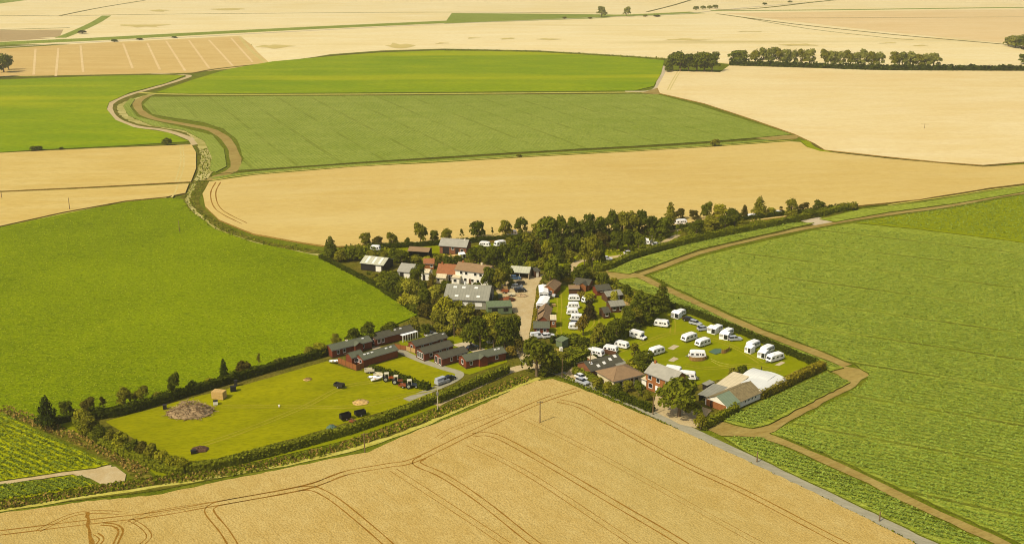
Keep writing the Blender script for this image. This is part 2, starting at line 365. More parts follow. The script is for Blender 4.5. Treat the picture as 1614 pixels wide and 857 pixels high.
# the far fen: one pale sheet of ripe corn, narrow green boundaries laid over it
UP[0] = -.24
fs = MB(); y0 = G(807, 70).y
fs.face([(-6000, y0, -.26), (6000, y0, -.26), (6000, 13000, -.26), (-6000, 13000, -.26)])
o = fs.build('far_corn_field', 'wheat_far'); o['kind'] = 'structure'
slab('far_corn_field', [(385, 57), (480, 51), (700, 38), (950, 30), (1130, 25), (1250, 37), (1400, 53), (1590, 71), (1900, 90), (1900, 108), (1614, 108), (1480, 104), (1150, 101), (1045, 92), (1000, 89), (850, 80), (700, 77), (600, 80), (520, 86), (432, 101), (410, 80)], 'wheat_far')
slab('far_tan_field', [(1140, 21), (1300, 19), (1614, 15), (2100, 12), (2100, 95), (1614, 71), (1400, 51), (1250, 34)], 'far_right_tan')
slab('tan_field', [(-250, 140), (0, 121), (50, 120), (200, 117), (300, 115), (428, 102), (405, 78), (378, 57), (300, 61), (150, 68), (0, 77), (-250, 90)], 'stubble_tan')
slab('fallow_field', [(-250, 60), (0, 48), (100, 47), (93, 60), (0, 66), (-250, 80)], 'fallow_grey')
slab('far_green_field', [(-300, 30), (-300, 8), (0, 0), (55, -1), (0, 6)], 'green_stripe')
slab('far_green_field', [(700, 38), (712, 21), (850, 22), (945, 23), (1000, 24), (950, 29)], 'green_stripe')
slab('corn_patch', [(60, 60), (120, 58), (330, 32), (500, 24), (705, 19), (700, 34), (400, 53), (110, 62)], 'wheat_far')
ribbon('grass_strip', [(95, 60), (120, 50), (150, 36), (168, 25)], 14, 'green_stripe')
ribbon('green_bank', [(-250, 84), (0, 69), (150, 62), (300, 54), (500, 44), (700, 35), (900, 26), (1000, 24.5), (1100, 20)], 42, 'green_stripe')
ribbon('road', [(-250, 90), (0, 75), (150, 66), (300, 58.5), (500, 48), (700, 38), (900, 29.5), (1060, 23), (1130, 17), (1190, 11), (1290, 3)], 7, 'concrete')
for pts, wd, mt in (([(-250, 30), (0, 25), (100, 25.5), (200, 23.5), (400, 21.5), (700, 19.5), (950, 21)], 6, 'ditch'), ([(95, 25), (160, 12), (228, 1)], 6, 'ditch'),
                    ([(-200, 52), (0, 47), (110, 44)], 6, 'rough_grass'), ([(1020, 19), (1060, 9), (1090, 0)], 6, 'ditch'), ([(1130, 16), (1200, 13), (1280, 4), (1330, -1)], 10, 'rough_grass'),
                    ([(1120, 17), (1300, 16), (1614, 12), (2000, 9)], 18, 'green_stripe'), ([(1180, 29), (1300, 28.5), (1614, 27)], 4, 'ditch'),
                    ([(1130, 22), (1250, 38), (1400, 54), (1500, 63), (1600, 72), (1614, 78)], 6, 'ditch'), ([(1160, 26), (1270, 45), (1400, 60), (1440, 63)], 3, 'rough_grass'),
                    ([(-250, 142), (0, 124), (200, 118.5), (290, 117), (340, 109), (430, 99), (520, 88), (600, 82), (700, 78.5)], 5, 'ditch'), ([(700, 79), (850, 81.5), (1000, 90), (1050, 94)], 5, 'ditch')):
    ribbon('field_ditch', pts, wd, mt)
for (a, b) in (((56, 77), (53, 118)), ((127, 72), (131, 114)), ((194, 69), (209, 108)), ((262, 65), (292, 112)), ((329, 63), (367, 104)), ((92, 76), (88, 120)), ((232, 68), (252, 110)), ((364, 60), (398, 98)), ((298, 64), (330, 108))):
    ribbon('wheel_track', [a, b], 2.2, 'far_right_tan')
ribbon('wheel_track', [(378, 58), (392, 76), (420, 100)], 4, 'far_patch'); ribbon('wheel_track', [(395, 60), (408, 78), (432, 100)], 8, 'wheat_far')
for i, (x, y, wx, wy) in enumerate(((432, 73, 34, 5), (230, 41, 40, 5), (360, 15, 30, 3), (250, 17, 18, 2.5), (630, 72, 22, 6), (800, 61, 22, 2.4), (865, 62, 20, 2), (745, 60, 14, 1.6), (1075, 63, 42, 3.2), (1260, 71, 32, 3.5), (1180, 50, 20, 1.6), (1400, 68, 14, 1.6), (1450, 72, 14, 1.4), (700, 68, 16, 1.6))):
    pts = [(x + wx * math.cos(t) * random.uniform(.4, 1.2), y + wy * .7 * math.sin(t) * random.uniform(.2, 1.2)) for t in [k * math.pi / 6 for k in range(12)]]
    slab('lodged_corn_patch', pts, 'far_patch', round_=True)

# middle distance
UP[0] = -.2; STEP[0] = .003
slab('corn_field', [(1050, 112), (1135, 114), (1150, 103), (1300, 107), (1400, 111), (1614, 112), (2100, 117), (2100, 262), (1614, 255), (1550, 260), (1480, 255), (1400, 247), (1300, 236), (1284, 226), (1252, 211), (1180, 186), (1110, 163), (1040, 147), (1036, 138)], 'wheat_right', .6)
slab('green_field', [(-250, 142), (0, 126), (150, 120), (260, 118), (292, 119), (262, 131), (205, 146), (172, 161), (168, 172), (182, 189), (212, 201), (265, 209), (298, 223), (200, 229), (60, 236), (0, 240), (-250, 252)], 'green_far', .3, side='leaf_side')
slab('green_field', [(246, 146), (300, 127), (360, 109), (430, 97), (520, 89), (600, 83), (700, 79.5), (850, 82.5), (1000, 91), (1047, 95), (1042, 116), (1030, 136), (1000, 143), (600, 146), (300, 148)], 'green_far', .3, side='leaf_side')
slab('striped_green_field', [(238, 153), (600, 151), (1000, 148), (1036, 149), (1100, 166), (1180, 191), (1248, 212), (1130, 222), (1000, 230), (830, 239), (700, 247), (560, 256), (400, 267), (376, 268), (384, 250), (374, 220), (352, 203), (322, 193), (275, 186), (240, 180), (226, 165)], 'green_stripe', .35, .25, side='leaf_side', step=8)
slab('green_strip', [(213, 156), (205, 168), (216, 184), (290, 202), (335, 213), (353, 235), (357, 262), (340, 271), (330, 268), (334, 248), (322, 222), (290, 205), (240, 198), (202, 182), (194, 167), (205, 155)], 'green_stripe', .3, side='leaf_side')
slab('corn_field', [(-250, 254), (0, 241), (150, 234), (302, 228), (309, 240), (309, 265), (301, 286), (150, 294), (0, 301), (-250, 314)], 'wheat_left', .6)
slab('corn_field', [(-250, 317), (0, 303), (150, 296.5), (298, 289), (292, 304), (262, 310), (200, 316), (100, 334), (0, 356), (-250, 420)], 'wheat_left', .6)
wm = slab('corn_field', [(330, 286), (400, 276), (560, 263), (700, 256), (830, 248), (1000, 239), (1130, 231), (1245, 223), (1262, 224), (1272, 232), (1292, 238), (1400, 250), (1500, 259), (1550, 263), (1614, 259), (2100, 262), (1900, 262), (1614, 289), (1560, 296), (1450, 314), (1350, 324), (1250, 340), (1050, 365), (800, 378), (700, 382), (600, 386), (520, 388), (480, 382), (400, 368), (345, 346), (323, 325), (319, 305)], 'wheat_mid', .6, .2, step=8)
slab('pasture', [(-350, 470), (-250, 424), (0, 358), (100, 337), (200, 318), (262, 312), (288, 314), (298, 330), (340, 361), (400, 382), (470, 396), (510, 405), (540, 419), (590, 445), (630, 470), (665, 493), (600, 520), (520, 545), (480, 556), (350, 594), (250, 624), (150, 646), (65, 664), (20, 648), (-350, 570)], 'grass_crop', .25, .2, side='leaf_side', step=4)
# tracks and dykes of the middle distance
ribbon('dyke', [(300, 125), (262, 135), (215, 148), (190, 160), (184, 173), (200, 190), (240, 200), (290, 208), (318, 228), (325, 255), (316, 285), (300, 310), (303, 328), (345, 361), (405, 384), (500, 400)], 9, 'rough_grass')
ribbon('farm_track', [(240, 116), (285, 118), (297, 121), (262, 133), (212, 147), (180, 159), (172, 171), (183, 187), (212, 199), (262, 206), (298, 218), (306, 227), (270, 229)], 5, 'gravel', jit=.4)
ribbon('dry_reeds', [(240, 149), (208, 158), (192, 168), (197, 182), (222, 194), (262, 201), (300, 209), (322, 228), (329, 255), (320, 284)], 5.5, 'reeds', jit=.8, sm=8)
ribbon('dry_reeds', [(300, 212), (313, 226), (319, 250), (311, 280), (300, 302), (297, 318), (318, 344), (352, 366), (420, 388), (505, 402)], 2.0, 'reeds', jit=.6, sm=8)
ribbon('dirt_track', [(232, 151), (217, 160), (220, 174), (240, 186), (290, 196), (336, 206), (361, 225), (371, 250), (369, 266), (345, 278), (325, 284)], 6, 'soil', jit=.5)
ribbon('field_ditch', [(220, 146), (300, 149), (600, 148.5), (1000, 145.5), (1040, 145)], 5, 'pale_grass'); ribbon('field_ditch', [(235, 150), (300, 150.3), (600, 149.5), (1000, 147), (1036, 147)], 2, 'ditch')
ribbon('farm_track', [(985, 144), (1032, 142), (1042, 122), (1050, 104)], 6, 'concrete')
slab('bare_soil_corner', [(1010, 147), (1035, 139), (1052, 146), (1036, 149)], 'soil')
ribbon('dirt_track', [(340, 275), (400, 268.5), (560, 257), (700, 248.5), (830, 240.5), (1000, 231.5), (1130, 223.5), (1250, 213)], 1.5, 'ditch')
ribbon('field_margin', [(335, 281), (400, 272), (560, 260), (700, 252), (830, 244), (1000, 235), (1130, 227), (1250, 218)], 4.5, 'green_stripe'); ribbon('field_margin', [(335, 284), (400, 274.5), (560, 262), (700, 254), (830, 246.5), (1000, 237.5), (1130, 229.5), (1250, 221)], 1.6, 'pale_grass')
slab('bare_soil_corner', [(1190, 218), (1240, 212), (1262, 214), (1255, 219), (1215, 221)], 'soil')
slab('grass_corner', [(1262, 222), (1282, 219), (1292, 230), (1320, 239), (1294, 240), (1274, 233)], 'vegetable_dark')
ribbon('field_ditch', [(1278, 219), (1290, 232), (1320, 239.5), (1400, 248.5), (1480, 256.5), (1540, 261.5), (1580, 259), (1614, 255.5), (1900, 245)], 3.2, 'ditch')
ribbon('field_ditch', [(-250, 252), (0, 240.5), (150, 234), (300, 227)], 3, 'ditch'); ribbon('field_ditch', [(-250, 316), (0, 302.5), (150, 296), (297, 288), (330, 286)], 3.4, 'rough_grass')
ribbon('field_margin', [(1300, 345), (1345, 327), (1450, 316), (1560, 298), (1614, 291), (1900, 268)], 3, 'rough_grass'); ribbon('field_margin', [(1400, 323), (1500, 309), (1614, 293), (1900, 269)], 1.3, 'pale_grass')
ribbon('field_margin', [(0, 357.5), (100, 336.5), (200, 317.5), (262, 311.5)], 1.5, 'pale_grass')

# the village, its lanes and the fields round it
UP[0] = -.17; STEP[0] = .002
slab('farm_ground', [(505, 404), (560, 386), (700, 381), (830, 374), (1050, 362), (1250, 338), (1345, 322), (1345, 328), (1262, 347), (1180, 362), (1080, 384), (1000, 405), (955, 424), (960, 442), (1000, 458), (1060, 482), (1180, 530), (1296, 578), (1240, 604), (1180, 630), (1140, 662), (1120, 678), (1090, 676), (1000, 640), (930, 608), (870, 592), (700, 640), (560, 690), (290, 742), (230, 712), (150, 672), (150, 660), (350, 598), (520, 553), (600, 525), (668, 494), (590, 448)], 'farm_floor')
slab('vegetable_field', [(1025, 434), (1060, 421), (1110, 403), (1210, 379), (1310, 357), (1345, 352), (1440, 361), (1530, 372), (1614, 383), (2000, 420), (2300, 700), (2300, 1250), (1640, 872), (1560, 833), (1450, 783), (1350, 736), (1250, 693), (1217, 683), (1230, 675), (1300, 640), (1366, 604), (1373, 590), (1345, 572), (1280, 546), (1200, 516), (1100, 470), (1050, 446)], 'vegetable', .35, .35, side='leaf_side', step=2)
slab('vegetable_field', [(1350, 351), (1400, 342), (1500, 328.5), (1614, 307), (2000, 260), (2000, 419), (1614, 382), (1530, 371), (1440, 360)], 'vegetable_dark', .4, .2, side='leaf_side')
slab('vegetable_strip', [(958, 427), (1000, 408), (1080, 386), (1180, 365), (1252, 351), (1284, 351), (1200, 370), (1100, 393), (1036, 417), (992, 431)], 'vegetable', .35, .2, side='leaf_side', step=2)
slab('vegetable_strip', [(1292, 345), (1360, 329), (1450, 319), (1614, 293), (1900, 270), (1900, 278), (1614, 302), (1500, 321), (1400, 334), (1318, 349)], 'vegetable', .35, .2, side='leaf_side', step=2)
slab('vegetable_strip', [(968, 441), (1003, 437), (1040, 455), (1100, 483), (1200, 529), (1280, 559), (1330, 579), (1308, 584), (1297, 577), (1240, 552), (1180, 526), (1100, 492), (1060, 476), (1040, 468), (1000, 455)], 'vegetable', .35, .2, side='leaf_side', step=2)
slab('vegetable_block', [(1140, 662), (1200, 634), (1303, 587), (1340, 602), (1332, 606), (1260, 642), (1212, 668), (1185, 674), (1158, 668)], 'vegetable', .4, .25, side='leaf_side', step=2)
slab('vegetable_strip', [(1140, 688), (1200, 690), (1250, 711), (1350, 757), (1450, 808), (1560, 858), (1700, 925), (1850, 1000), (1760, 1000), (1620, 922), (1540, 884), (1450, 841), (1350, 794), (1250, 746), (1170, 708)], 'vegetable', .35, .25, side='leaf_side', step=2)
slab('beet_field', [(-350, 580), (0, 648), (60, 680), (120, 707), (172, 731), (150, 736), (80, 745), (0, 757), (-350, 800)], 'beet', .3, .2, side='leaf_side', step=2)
slab('beet_strip', [(-300, 815), (0, 765), (60, 756), (112, 748), (132, 751), (150, 765), (80, 777), (0, 789), (-300, 835)], 'beet', .3, .2, side='leaf_side', step=2)
slab('rough_bank', [(-300, 845), (0, 791), (150, 767), (235, 752), (330, 746), (450, 722), (545, 698), (690, 647), (830, 590), (846, 598), (700, 655), (600, 694), (560, 710), (400, 742), (250, 772), (0, 803), (-300, 850)], 'rough_grass')
slab('dry_bank', [(70, 668), (100, 680), (135, 688), (182, 712), (222, 730), (241, 751), (215, 757), (192, 737), (120, 702), (60, 676), (0, 646), (0, 638)], 'rough_grass')
slab('mown_strip', [(90, 668), (112, 664), (150, 684), (230, 722), (270, 742), (330, 738), (450, 706), (560, 674), (680, 632), (690, 640), (560, 690), (450, 716), (330, 744), (250, 752), (236, 740), (182, 708), (130, 684)], 'lawn')
ribbon('mown_path', [(-300, 852), (0, 803), (150, 779), (300, 757), (430, 735), (540, 711), (609, 690), (679, 664), (748, 634), (817, 607), (850, 595)], 1.9, 'pale_grass', jit=.3, sm=6)
ribbon('field_ditch', [(-300, 846), (0, 799), (150, 775), (300, 752), (430, 730), (540, 706), (609, 686), (679, 659), (748, 629), (817, 602), (845, 592)], 1.8, 'ditch', jit=.5, sm=6)
wn = slab('corn_field', [(-500, 900), (0, 808), (139, 789), (243, 780), (347, 758), (451, 737), (540, 719), (582, 712), (609, 699), (654, 679), (748, 643), (817, 610), (845, 600), (873, 597), (907, 608), (956, 628), (1080, 681), (1178, 726), (1282, 775), (1386, 826), (1446, 858), (1560, 915), (1750, 1010), (1900, 1150), (-600, 1150)], 'wheat', .65, .22, step=1.5)
ZN = .65 + UP[0] + .01; ZM = wm.data.vertices[0].co.z + .012
def tram(pts, gap=1.9, wd=.36, par=None, z=None, mat='tramline'):
    """the two wheel marks of a tractor through standing corn"""
    z = ZN if z is None else z
    P = smooth([G(x, y, z) for x, y in pts], 6); m = MB(); n = len(P)
    for s_ in (-1, 1):
        E = []
        for i, p in enumerate(P):
            d = (P[min(i + 1, n - 1)] - P[max(i - 1, 0)]).normalized(); s = Vector((-d.y, d.x, 0))
            ww = wd * random.uniform(.6, 1.2)
            E.append((p + s * (s_ * gap / 2 - ww / 2), p + s * (s_ * gap / 2 + ww / 2)))
        for i in range(n - 1): m.face([E[i][0], E[i + 1][0], E[i + 1][1], E[i][1]])
    return m.build('tramline', mat, par)
tram([(-60, 846), (0, 839), (139, 822), (243, 810), (330, 795), (480, 768), (540, 746), (610, 733), (655, 724), (740, 683), (850, 633), (912, 613)], par=wn)
tram([(380, 880), (355, 838), (331, 808), (335, 797), (360, 790), (480, 767), (545, 745)], par=wn)
tram([(640, 890), (612, 857), (540, 796), (508, 775), (490, 769), (470, 770)], par=wn)
tram([(900, 890), (845, 857), (760, 790), (700, 750), (662, 733), (657, 726), (668, 720)], par=wn)
tram([(1110, 880), (1067, 850), (970, 793), (880, 740), (800, 695), (770, 684), (745, 685)], par=wn)
tram([(1380, 880), (1316, 849), (1178, 777), (1074, 728), (960, 665), (915, 640), (880, 631)], par=wn)
tram([(165, 890), (185, 850), (190, 835), (180, 827), (160, 825)], .9, .5, wn); tram([(140, 870), (160, 850), (150, 840)], .9, .35, wn)
tram([(60, 836), (110, 812), (150, 806), (190, 808)], 1.2, .25, wn); tram([(200, 825), (240, 808), (330, 793)], 1.4, .2, wn)
tram([(220, 860), (235, 845), (225, 830), (205, 818)], 1., .25, wn)
tram([(690, 690), (720, 673), (800, 645)], 1.5, .18, wn); tram([(740, 700), (830, 745), (960, 830), (1000, 857)], 1.7, .2, wn); tram([(620, 740), (690, 785), (800, 857)], 1.7, .2, wn); tram([(830, 660), (950, 720), (1150, 830), (1200, 857)], 1.7, .14, wn)
ribbon('wheel_track', [(138, 806), (139, 822), (142, 845), (150, 880)], .8, 'tramline', z=ZN + .004, parent=wn, jit=.3)
tram([(344, 287), (336, 305), (345, 330), (385, 352)], 2.4, .6, wm, ZM, 'tramline')
for a in (((288, 229), (290, 260), (282, 287)), ((284, 229), (285, 255), (276, 287)), ((281, 290), (275, 305), (270, 311))): ribbon('wheel_track', list(a), .8, 'far_patch', z=.44 + (a[0][0] - 280) * .001)
ribbon('wheel_track', [(1072, 113), (1062, 130), (1056, 142)], .9, 'far_patch', z=.425); ribbon('wheel_track', [(1068, 113), (1058, 130), (1052, 142)], .9, 'far_patch', z=.43)
# roads
ribbon('dirt_track', [(1900, 275), (1614, 304), (1500, 324), (1400, 337.5), (1300, 354), (1200, 374), (1100, 399), (1040, 421), (1003, 433)], 3.4, 'soil', jit=.3)
ribbon('field_ditch', [(1900, 272), (1614, 301.5), (1500, 321.5), (1400, 335), (1312, 350)], 1.7, 'ditch', jit=.2); ribbon('field_ditch', [(1284, 352.5), (1200, 371.5), (1100, 395), (1036, 418), (1000, 431)], 1.9, 'ditch', jit=.2)
ribbon('dirt_track', [(985, 431), (1008, 435), (1042, 451), (1100, 478), (1200, 523), (1280, 553), (1335, 576)], 3.6, 'soil', jit=.3)
ribbon('dirt_track', [(1350, 590), (1338, 605), (1300, 625), (1250, 650), (1210, 675), (1190, 683)], 4.2, 'soil', jit=.35)
ribbon('dirt_track', [(1195, 682), (1250, 703), (1350, 747), (1450, 796), (1560, 846), (1700, 912), (1850, 985)], 3.0, 'soil', jit=.3)
slab('bare_soil', [(1306, 583), (1330, 577), (1362, 582), (1370, 591), (1345, 606), (1334, 602), (1320, 590)], 'soil', jit=.3)
slab('bare_soil', [(1135, 664), (1160, 668), (1200, 678), (1215, 683), (1204, 689), (1170, 687), (1138, 687), (1116, 676)], 'soil', jit=.3)
slab('bare_soil', [(955, 425), (1000, 431), (1010, 436), (962, 441)], 'soil', jit=.3)
slab('gravel_pad', [(1262, 348), (1290, 342), (1312, 350), (1284, 355)], 'concrete')
slab('gravel_pad', [(112, 748), (160, 736), (180, 734), (200, 746), (196, 760), (166, 766), (140, 754)], 'gravel', jit=.3)
ribbon('farm_track', [(-300, 812), (0, 761), (80, 749), (150, 738), (175, 735)], 1.8, 'gravel', jit=.2)
ribbon('road', [(838, 440), (834, 470), (828, 505), (822, 545), (834, 572), (858, 580), (905, 596), (975, 626), (1040, 656), (1090, 679), (1140, 703), (1200, 731), (1300, 778), (1400, 826), (1470, 860), (1600, 924), (1800, 1022)], 3.6, 'asphalt')
ribbon('farm_lane', [(850, 432), (840, 444), (835, 470), (829, 505), (823, 545), (830, 566)], 3.7, 'gravel', jit=.15)
ribbon('driveway', [(684, 637), (712, 624), (750, 607), (800, 585), (835, 577), (856, 580)], 3.6, 'gravel', jit=.2)
slab('farmyard', [(803, 440), (850, 431), (856, 437), (846, 452), (838, 470), (832, 500), (822, 500), (810, 492), (790, 470), (780, 455)], 'gravel', jit=.3)
slab('yard_entrance', [(875, 590), (892, 588), (902, 578), (903, 590), (915, 600), (900, 598)], 'gravel')
slab('yard_entrance', [(1028, 646), (1034, 620), (1060, 632), (1080, 650), (1108, 640), (1122, 646), (1098, 674), (1070, 668)], 'gravel', jit=.3)
slab('lawn', [(165, 664), (300, 627), (400, 602), (515, 569), (560, 584), (600, 586), (685, 607), (680, 624), (560, 662), (450, 694), (340, 722), (290, 727), (230, 700)], 'paddock_grass', jit=.2)
slab('lawn', [(570, 582), (630, 560), (700, 578), (730, 590), (688, 606), (640, 602)], 'paddock_grass')
slab('lawn', [(625, 532), (690, 520), (735, 525), (790, 545), (800, 570), (740, 590), (690, 575), (640, 558)], 'lawn')
slab('lawn', [(860, 470), (885, 450), (930, 448), (985, 470), (1000, 500), (960, 530), (905, 540), (860, 530)], 'lawn')
slab('camp_field', [(935, 563), (1000, 520), (1045, 487), (1065, 487), (1180, 531), (1290, 577), (1240, 600), (1165, 590), (1100, 606), (1040, 580), (990, 570)], 'lawn')
slab('lawn', [(960, 408), (1080, 372), (1180, 350), (1260, 338), (1225, 352), (1080, 384), (1000, 404)], 'lawn'); slab('lawn', [(890, 410), (1060, 350), (1090, 350), (1060, 378), (960, 410), (905, 425)], 'lawn')
slab('lawn', [(600, 392), (700, 385), (720, 384), (700, 400), (625, 404)], 'lawn'); slab('lawn', [(745, 388), (830, 376), (850, 400), (800, 418), (790, 400)], 'lawn'); slab('lawn', [(800, 415), (850, 405), (905, 415), (880, 430), (840, 425)], 'lawn')
ribbon('lodge_road', [(622, 545), (640, 557), (665, 568), (700, 580), (724, 588), (716, 598), (690, 610), (660, 622), (640, 630)], 2.6, 'asphalt')
ribbon('camp_track', [(900, 440), (903, 420), (920, 410), (985, 402), (1040, 384), (1068, 370)], 2.6, 'gravel', jit=.2)
slab('concrete_pad', [(712, 543), (738, 537), (766, 551), (750, 556)], 'concrete'); slab('concrete_pad', [(583, 548), (592, 544), (614, 552), (600, 557)], 'concrete')
slab('concrete_pad', [(857, 556), (873, 548), (887, 551), (868, 562)], 'soil'); slab('concrete_pad', [(918, 538), (932, 530), (936, 533), (924, 541)], 'soil'); slab('concrete_pad', [(962, 524), (972, 518), (976, 522), (966, 527)], 'soil')
slab('concrete_pad', [(1232, 596), (1256, 583), (1270, 583), (1255, 594), (1240, 602)], 'soil'); slab('concrete_pad', [(994, 490), (998, 485), (1004, 490), (1002, 494)], 'soil')
slab('concrete_pad', [(940, 570), (960, 563), (985, 566), (960, 575)], 'gravel'); slab('garden_path', [(710, 448), (716, 441), (722, 444), (716, 452)], 'gravel')
slab('pitch_slab', [(1052, 549), (1062, 543), (1071, 545), (1061, 551)], 'concrete'); slab('pitch_slab', [(1053, 568), (1062, 562), (1070, 565), (1061, 570)], 'concrete'); slab('pitch_slab', [(1221, 575), (1232, 569), (1238, 571), (1228, 576)], 'concrete')
ribbon('plank_edging', [(1120, 565), (1134, 571), (1149, 574)], .25, 'pale_grass'); ribbon('plank_edging', [(1121, 568), (1134, 575), (1149, 577.5)], .25, 'pale_grass'); ribbon('plank_edging', [(1028, 571), (1040, 577), (1052, 582)], 1., 'gravel')

for pts in ([(690, 612), (640, 622), (560, 640), (440, 640), (350, 640)], [(600, 600), (540, 610), (480, 640), (380, 680), (320, 700)], [(940, 566), (1000, 545), (1060, 525), (1110, 530), (1160, 548), (1200, 572)], [(1060, 525), (1060, 505), (1050, 495)], [(1080, 575), (1120, 580), (1180, 575), (1230, 585)], [(880, 455), (882, 480), (880, 510), (882, 530)], [(915, 480), (935, 490), (940, 510), (925, 525)]):
    t_ = tram(pts, 1.5, .5, None, nextz(), 'worn_grass'); t_.name = 'worn_wheel_marks'; t_['kind'] = 'structure'

# ------------------------------------------------------------------ trees, shrubs and hedges
def leaf_mesh(name, pts, nrm, size, mat='leaf_mid', extra=None):
    """leaf sprays as small bent quads: one island each"""
    n = len(pts); pts = np.asarray(pts); nrm = np.asarray(nrm); size = np.asarray(size)
    rnd = np.random.RandomState(len(pts) + 7)
    nrm = nrm / np.maximum(1e-6, np.linalg.norm(nrm, axis=1))[:, None]
    t = rnd.normal(size=(n, 3)); t -= (t * nrm).sum(1)[:, None] * nrm; t /= np.maximum(1e-6, np.linalg.norm(t, axis=1))[:, None]
    b = np.cross(nrm, t); s = size[:, None]
    asp = rnd.uniform(.6, 1.1, (n, 1))
    v = np.stack([pts - t * s - b * s * asp * .3, pts + t * s * .2 - b * s * asp, pts + t * s + b * s * asp * .3, pts - t * s * .2 + b * s * asp + nrm * s * .35], 1).reshape(-1, 3)
    me = bpy.data.meshes.new(name)
    ev, ef = (extra.v, extra.f) if extra else ([], [])
    nv = len(v); faces = np.arange(nv).reshape(-1, 4)
    allv = v.tolist() + [tuple(p) for p in ev]
    me.from_pydata(allv, [], faces.tolist() + [tuple(i + nv for i in f) for f in ef])
    me.materials.append(MATS[mat]); me.update(); return me
def crown_proto(seed, kind='round', n=1700, ls=.042):
    rnd = np.random.RandomState(seed); P = []; Q = []; Sz = []
    lobes = []
    if kind == 'round':
        lobes.append((0, 0, .58, .33, .34))
        for k in range(11):
            a = 2.4 * k + rnd.uniform(-.4, .4); z = rnd.uniform(.22, .84); rr = (.33 if z < .62 else .2) * rnd.uniform(.75, 1.15)
            lobes.append((math.cos(a) * rr, math.sin(a) * rr, z, rnd.uniform(.15, .24), rnd.uniform(.13, .2)))
    elif kind == 'tall':
        for k in range(12):
            z = .2 + .7 * k / 11; a = 2.4 * k; rr = rnd.uniform(.08, .24) * (1.1 - z)
            lobes.append((math.cos(a) * rr, math.sin(a) * rr, z, .40 * (1.08 - z) + .08, .12))
    elif kind == 'bush':
        lobes.append((0, 0, .35, .36, .42))
        for k in range(10):
            a = 2.4 * k + rnd.uniform(-.5, .5); z = rnd.uniform(.12, .7); rr = .34 * rnd.uniform(.6, 1.1) * (1.15 - z)
            lobes.append((math.cos(a) * rr, math.sin(a) * rr, z, rnd.uniform(.14, .22), rnd.uniform(.18, .28)))
    elif kind == 'conifer':
        for k in range(14):
            z = .12 + .82 * k / 13; a = 2.4 * k; rr = rnd.uniform(.02, .1)
            lobes.append((math.cos(a) * rr, math.sin(a) * rr, z, .42 * (1.05 - z) ** .8 + .04, .09))
    elif kind == 'sparse':
        for k in range(13):
            a = 2.4 * k + rnd.uniform(-.5, .5); z = rnd.uniform(.35, .92); rr = .3 * rnd.uniform(.4, 1.2) * (1.3 - z)
            lobes.append((math.cos(a) * rr, math.sin(a) * rr, z, rnd.uniform(.1, .17), rnd.uniform(.08, .14)))
    wts = np.array([l[3] ** 2 for l in lobes]); wts /= wts.sum()
    for i in range(n):
        l = lobes[rnd.choice(len(lobes), p=wts)]
        d = rnd.normal(size=3); d /= np.linalg.norm(d)
        if d[2] < -.35: d[2] *= -.6
        r = 1 - abs(rnd.normal()) * .16
        if rnd.rand() < .06: r = 1.12
        p = np.array([l[0] + d[0] * l[3] * r, l[1] + d[1] * l[3] * r, max(.02, l[2] + d[2] * l[4] * r)])
        P.append(p); Q.append(d + rnd.normal(size=3) * .55 + np.array([0, 0, .25])); Sz.append(ls * rnd.uniform(.6, 1.35))
    return leaf_mesh('crown', P, Q, Sz)
def trunk_proto(seed, kind='round'):
    rnd = random.Random(seed); m = MB()
    if kind in ('bush', 'conifer'):
        m.tube((0, 0, -.01), (0, 0, .55 if kind == 'bush' else .9), .035, .008)
        if kind == 'bush':
            for k in range(4):
                a = k * 1.6; m.tube((0, 0, .03), (math.cos(a) * .25, math.sin(a) * .25, .45), .02, .006, 5)
        return m.mesh('trunk', 'bark')
    m.tube((0, 0, -.01), (.01, .005, .34), .042, .028, 7); m.tube((.01, .005, .34), (0, 0, .85), .028, .006, 6)
    for k in range(6):
        a = k * 2.4 + rnd.uniform(-.3, .3); z = .24 + k * .07; L = rnd.uniform(.2, .32)
        m.tube((.01, .005, z), (math.cos(a) * L, math.sin(a) * L, z + rnd.uniform(.14, .26)), .017, .004, 5)
    return m.mesh('trunk', 'bark')
CR = {'round': [crown_proto(s, 'round') for s in (1, 2, 3, 4, 5)], 'tall': [crown_proto(s, 'tall', 1300) for s in (11, 12, 13)], 'bush': [crown_proto(s, 'bush', 1100, .05) for s in (21, 22, 23, 24)],
      'conifer': [crown_proto(s, 'conifer', 1500, .036) for s in (31, 32)], 'sparse': [crown_proto(s, 'sparse', 620, .04) for s in (41, 42, 43)]}
TR = {k: [trunk_proto(s, k) for s in (1, 2)] for k in CR}
TN = [0]
NAMES = {'round': 'broadleaf_tree', 'tall': 'upright_tree', 'bush': 'shrub', 'conifer': 'conifer_tree', 'sparse': 'young_tree'}
def tree(px, base, top, wpx, kind, mat, label, group=None, cat=None, bark=None, name=None):
    s = S(base); h = (base - top) / (s * math.cos(DEP(base))); wd = wpx / s * 1.2
    i = TN[0]; TN[0] += 1
    p = G(px, base)
    r = thing(name or NAMES[kind], label, cat or ('shrub' if kind == 'bush' else 'tree'), p, (i * 2.399) % 6.283, group, (wd, wd * random.uniform(.92, 1.06), h * 1.02))
    c = link('crown', CR[kind][i % len(CR[kind])], r); c.material_slots[0].link = 'OBJECT'; c.material_slots[0].material = MATS[mat]
    t = link('trunk', TR[kind][i % 2], r)
    if bark: t.material_slots[0].link = 'OBJECT'; t.material_slots[0].material = MATS[bark]
    return r
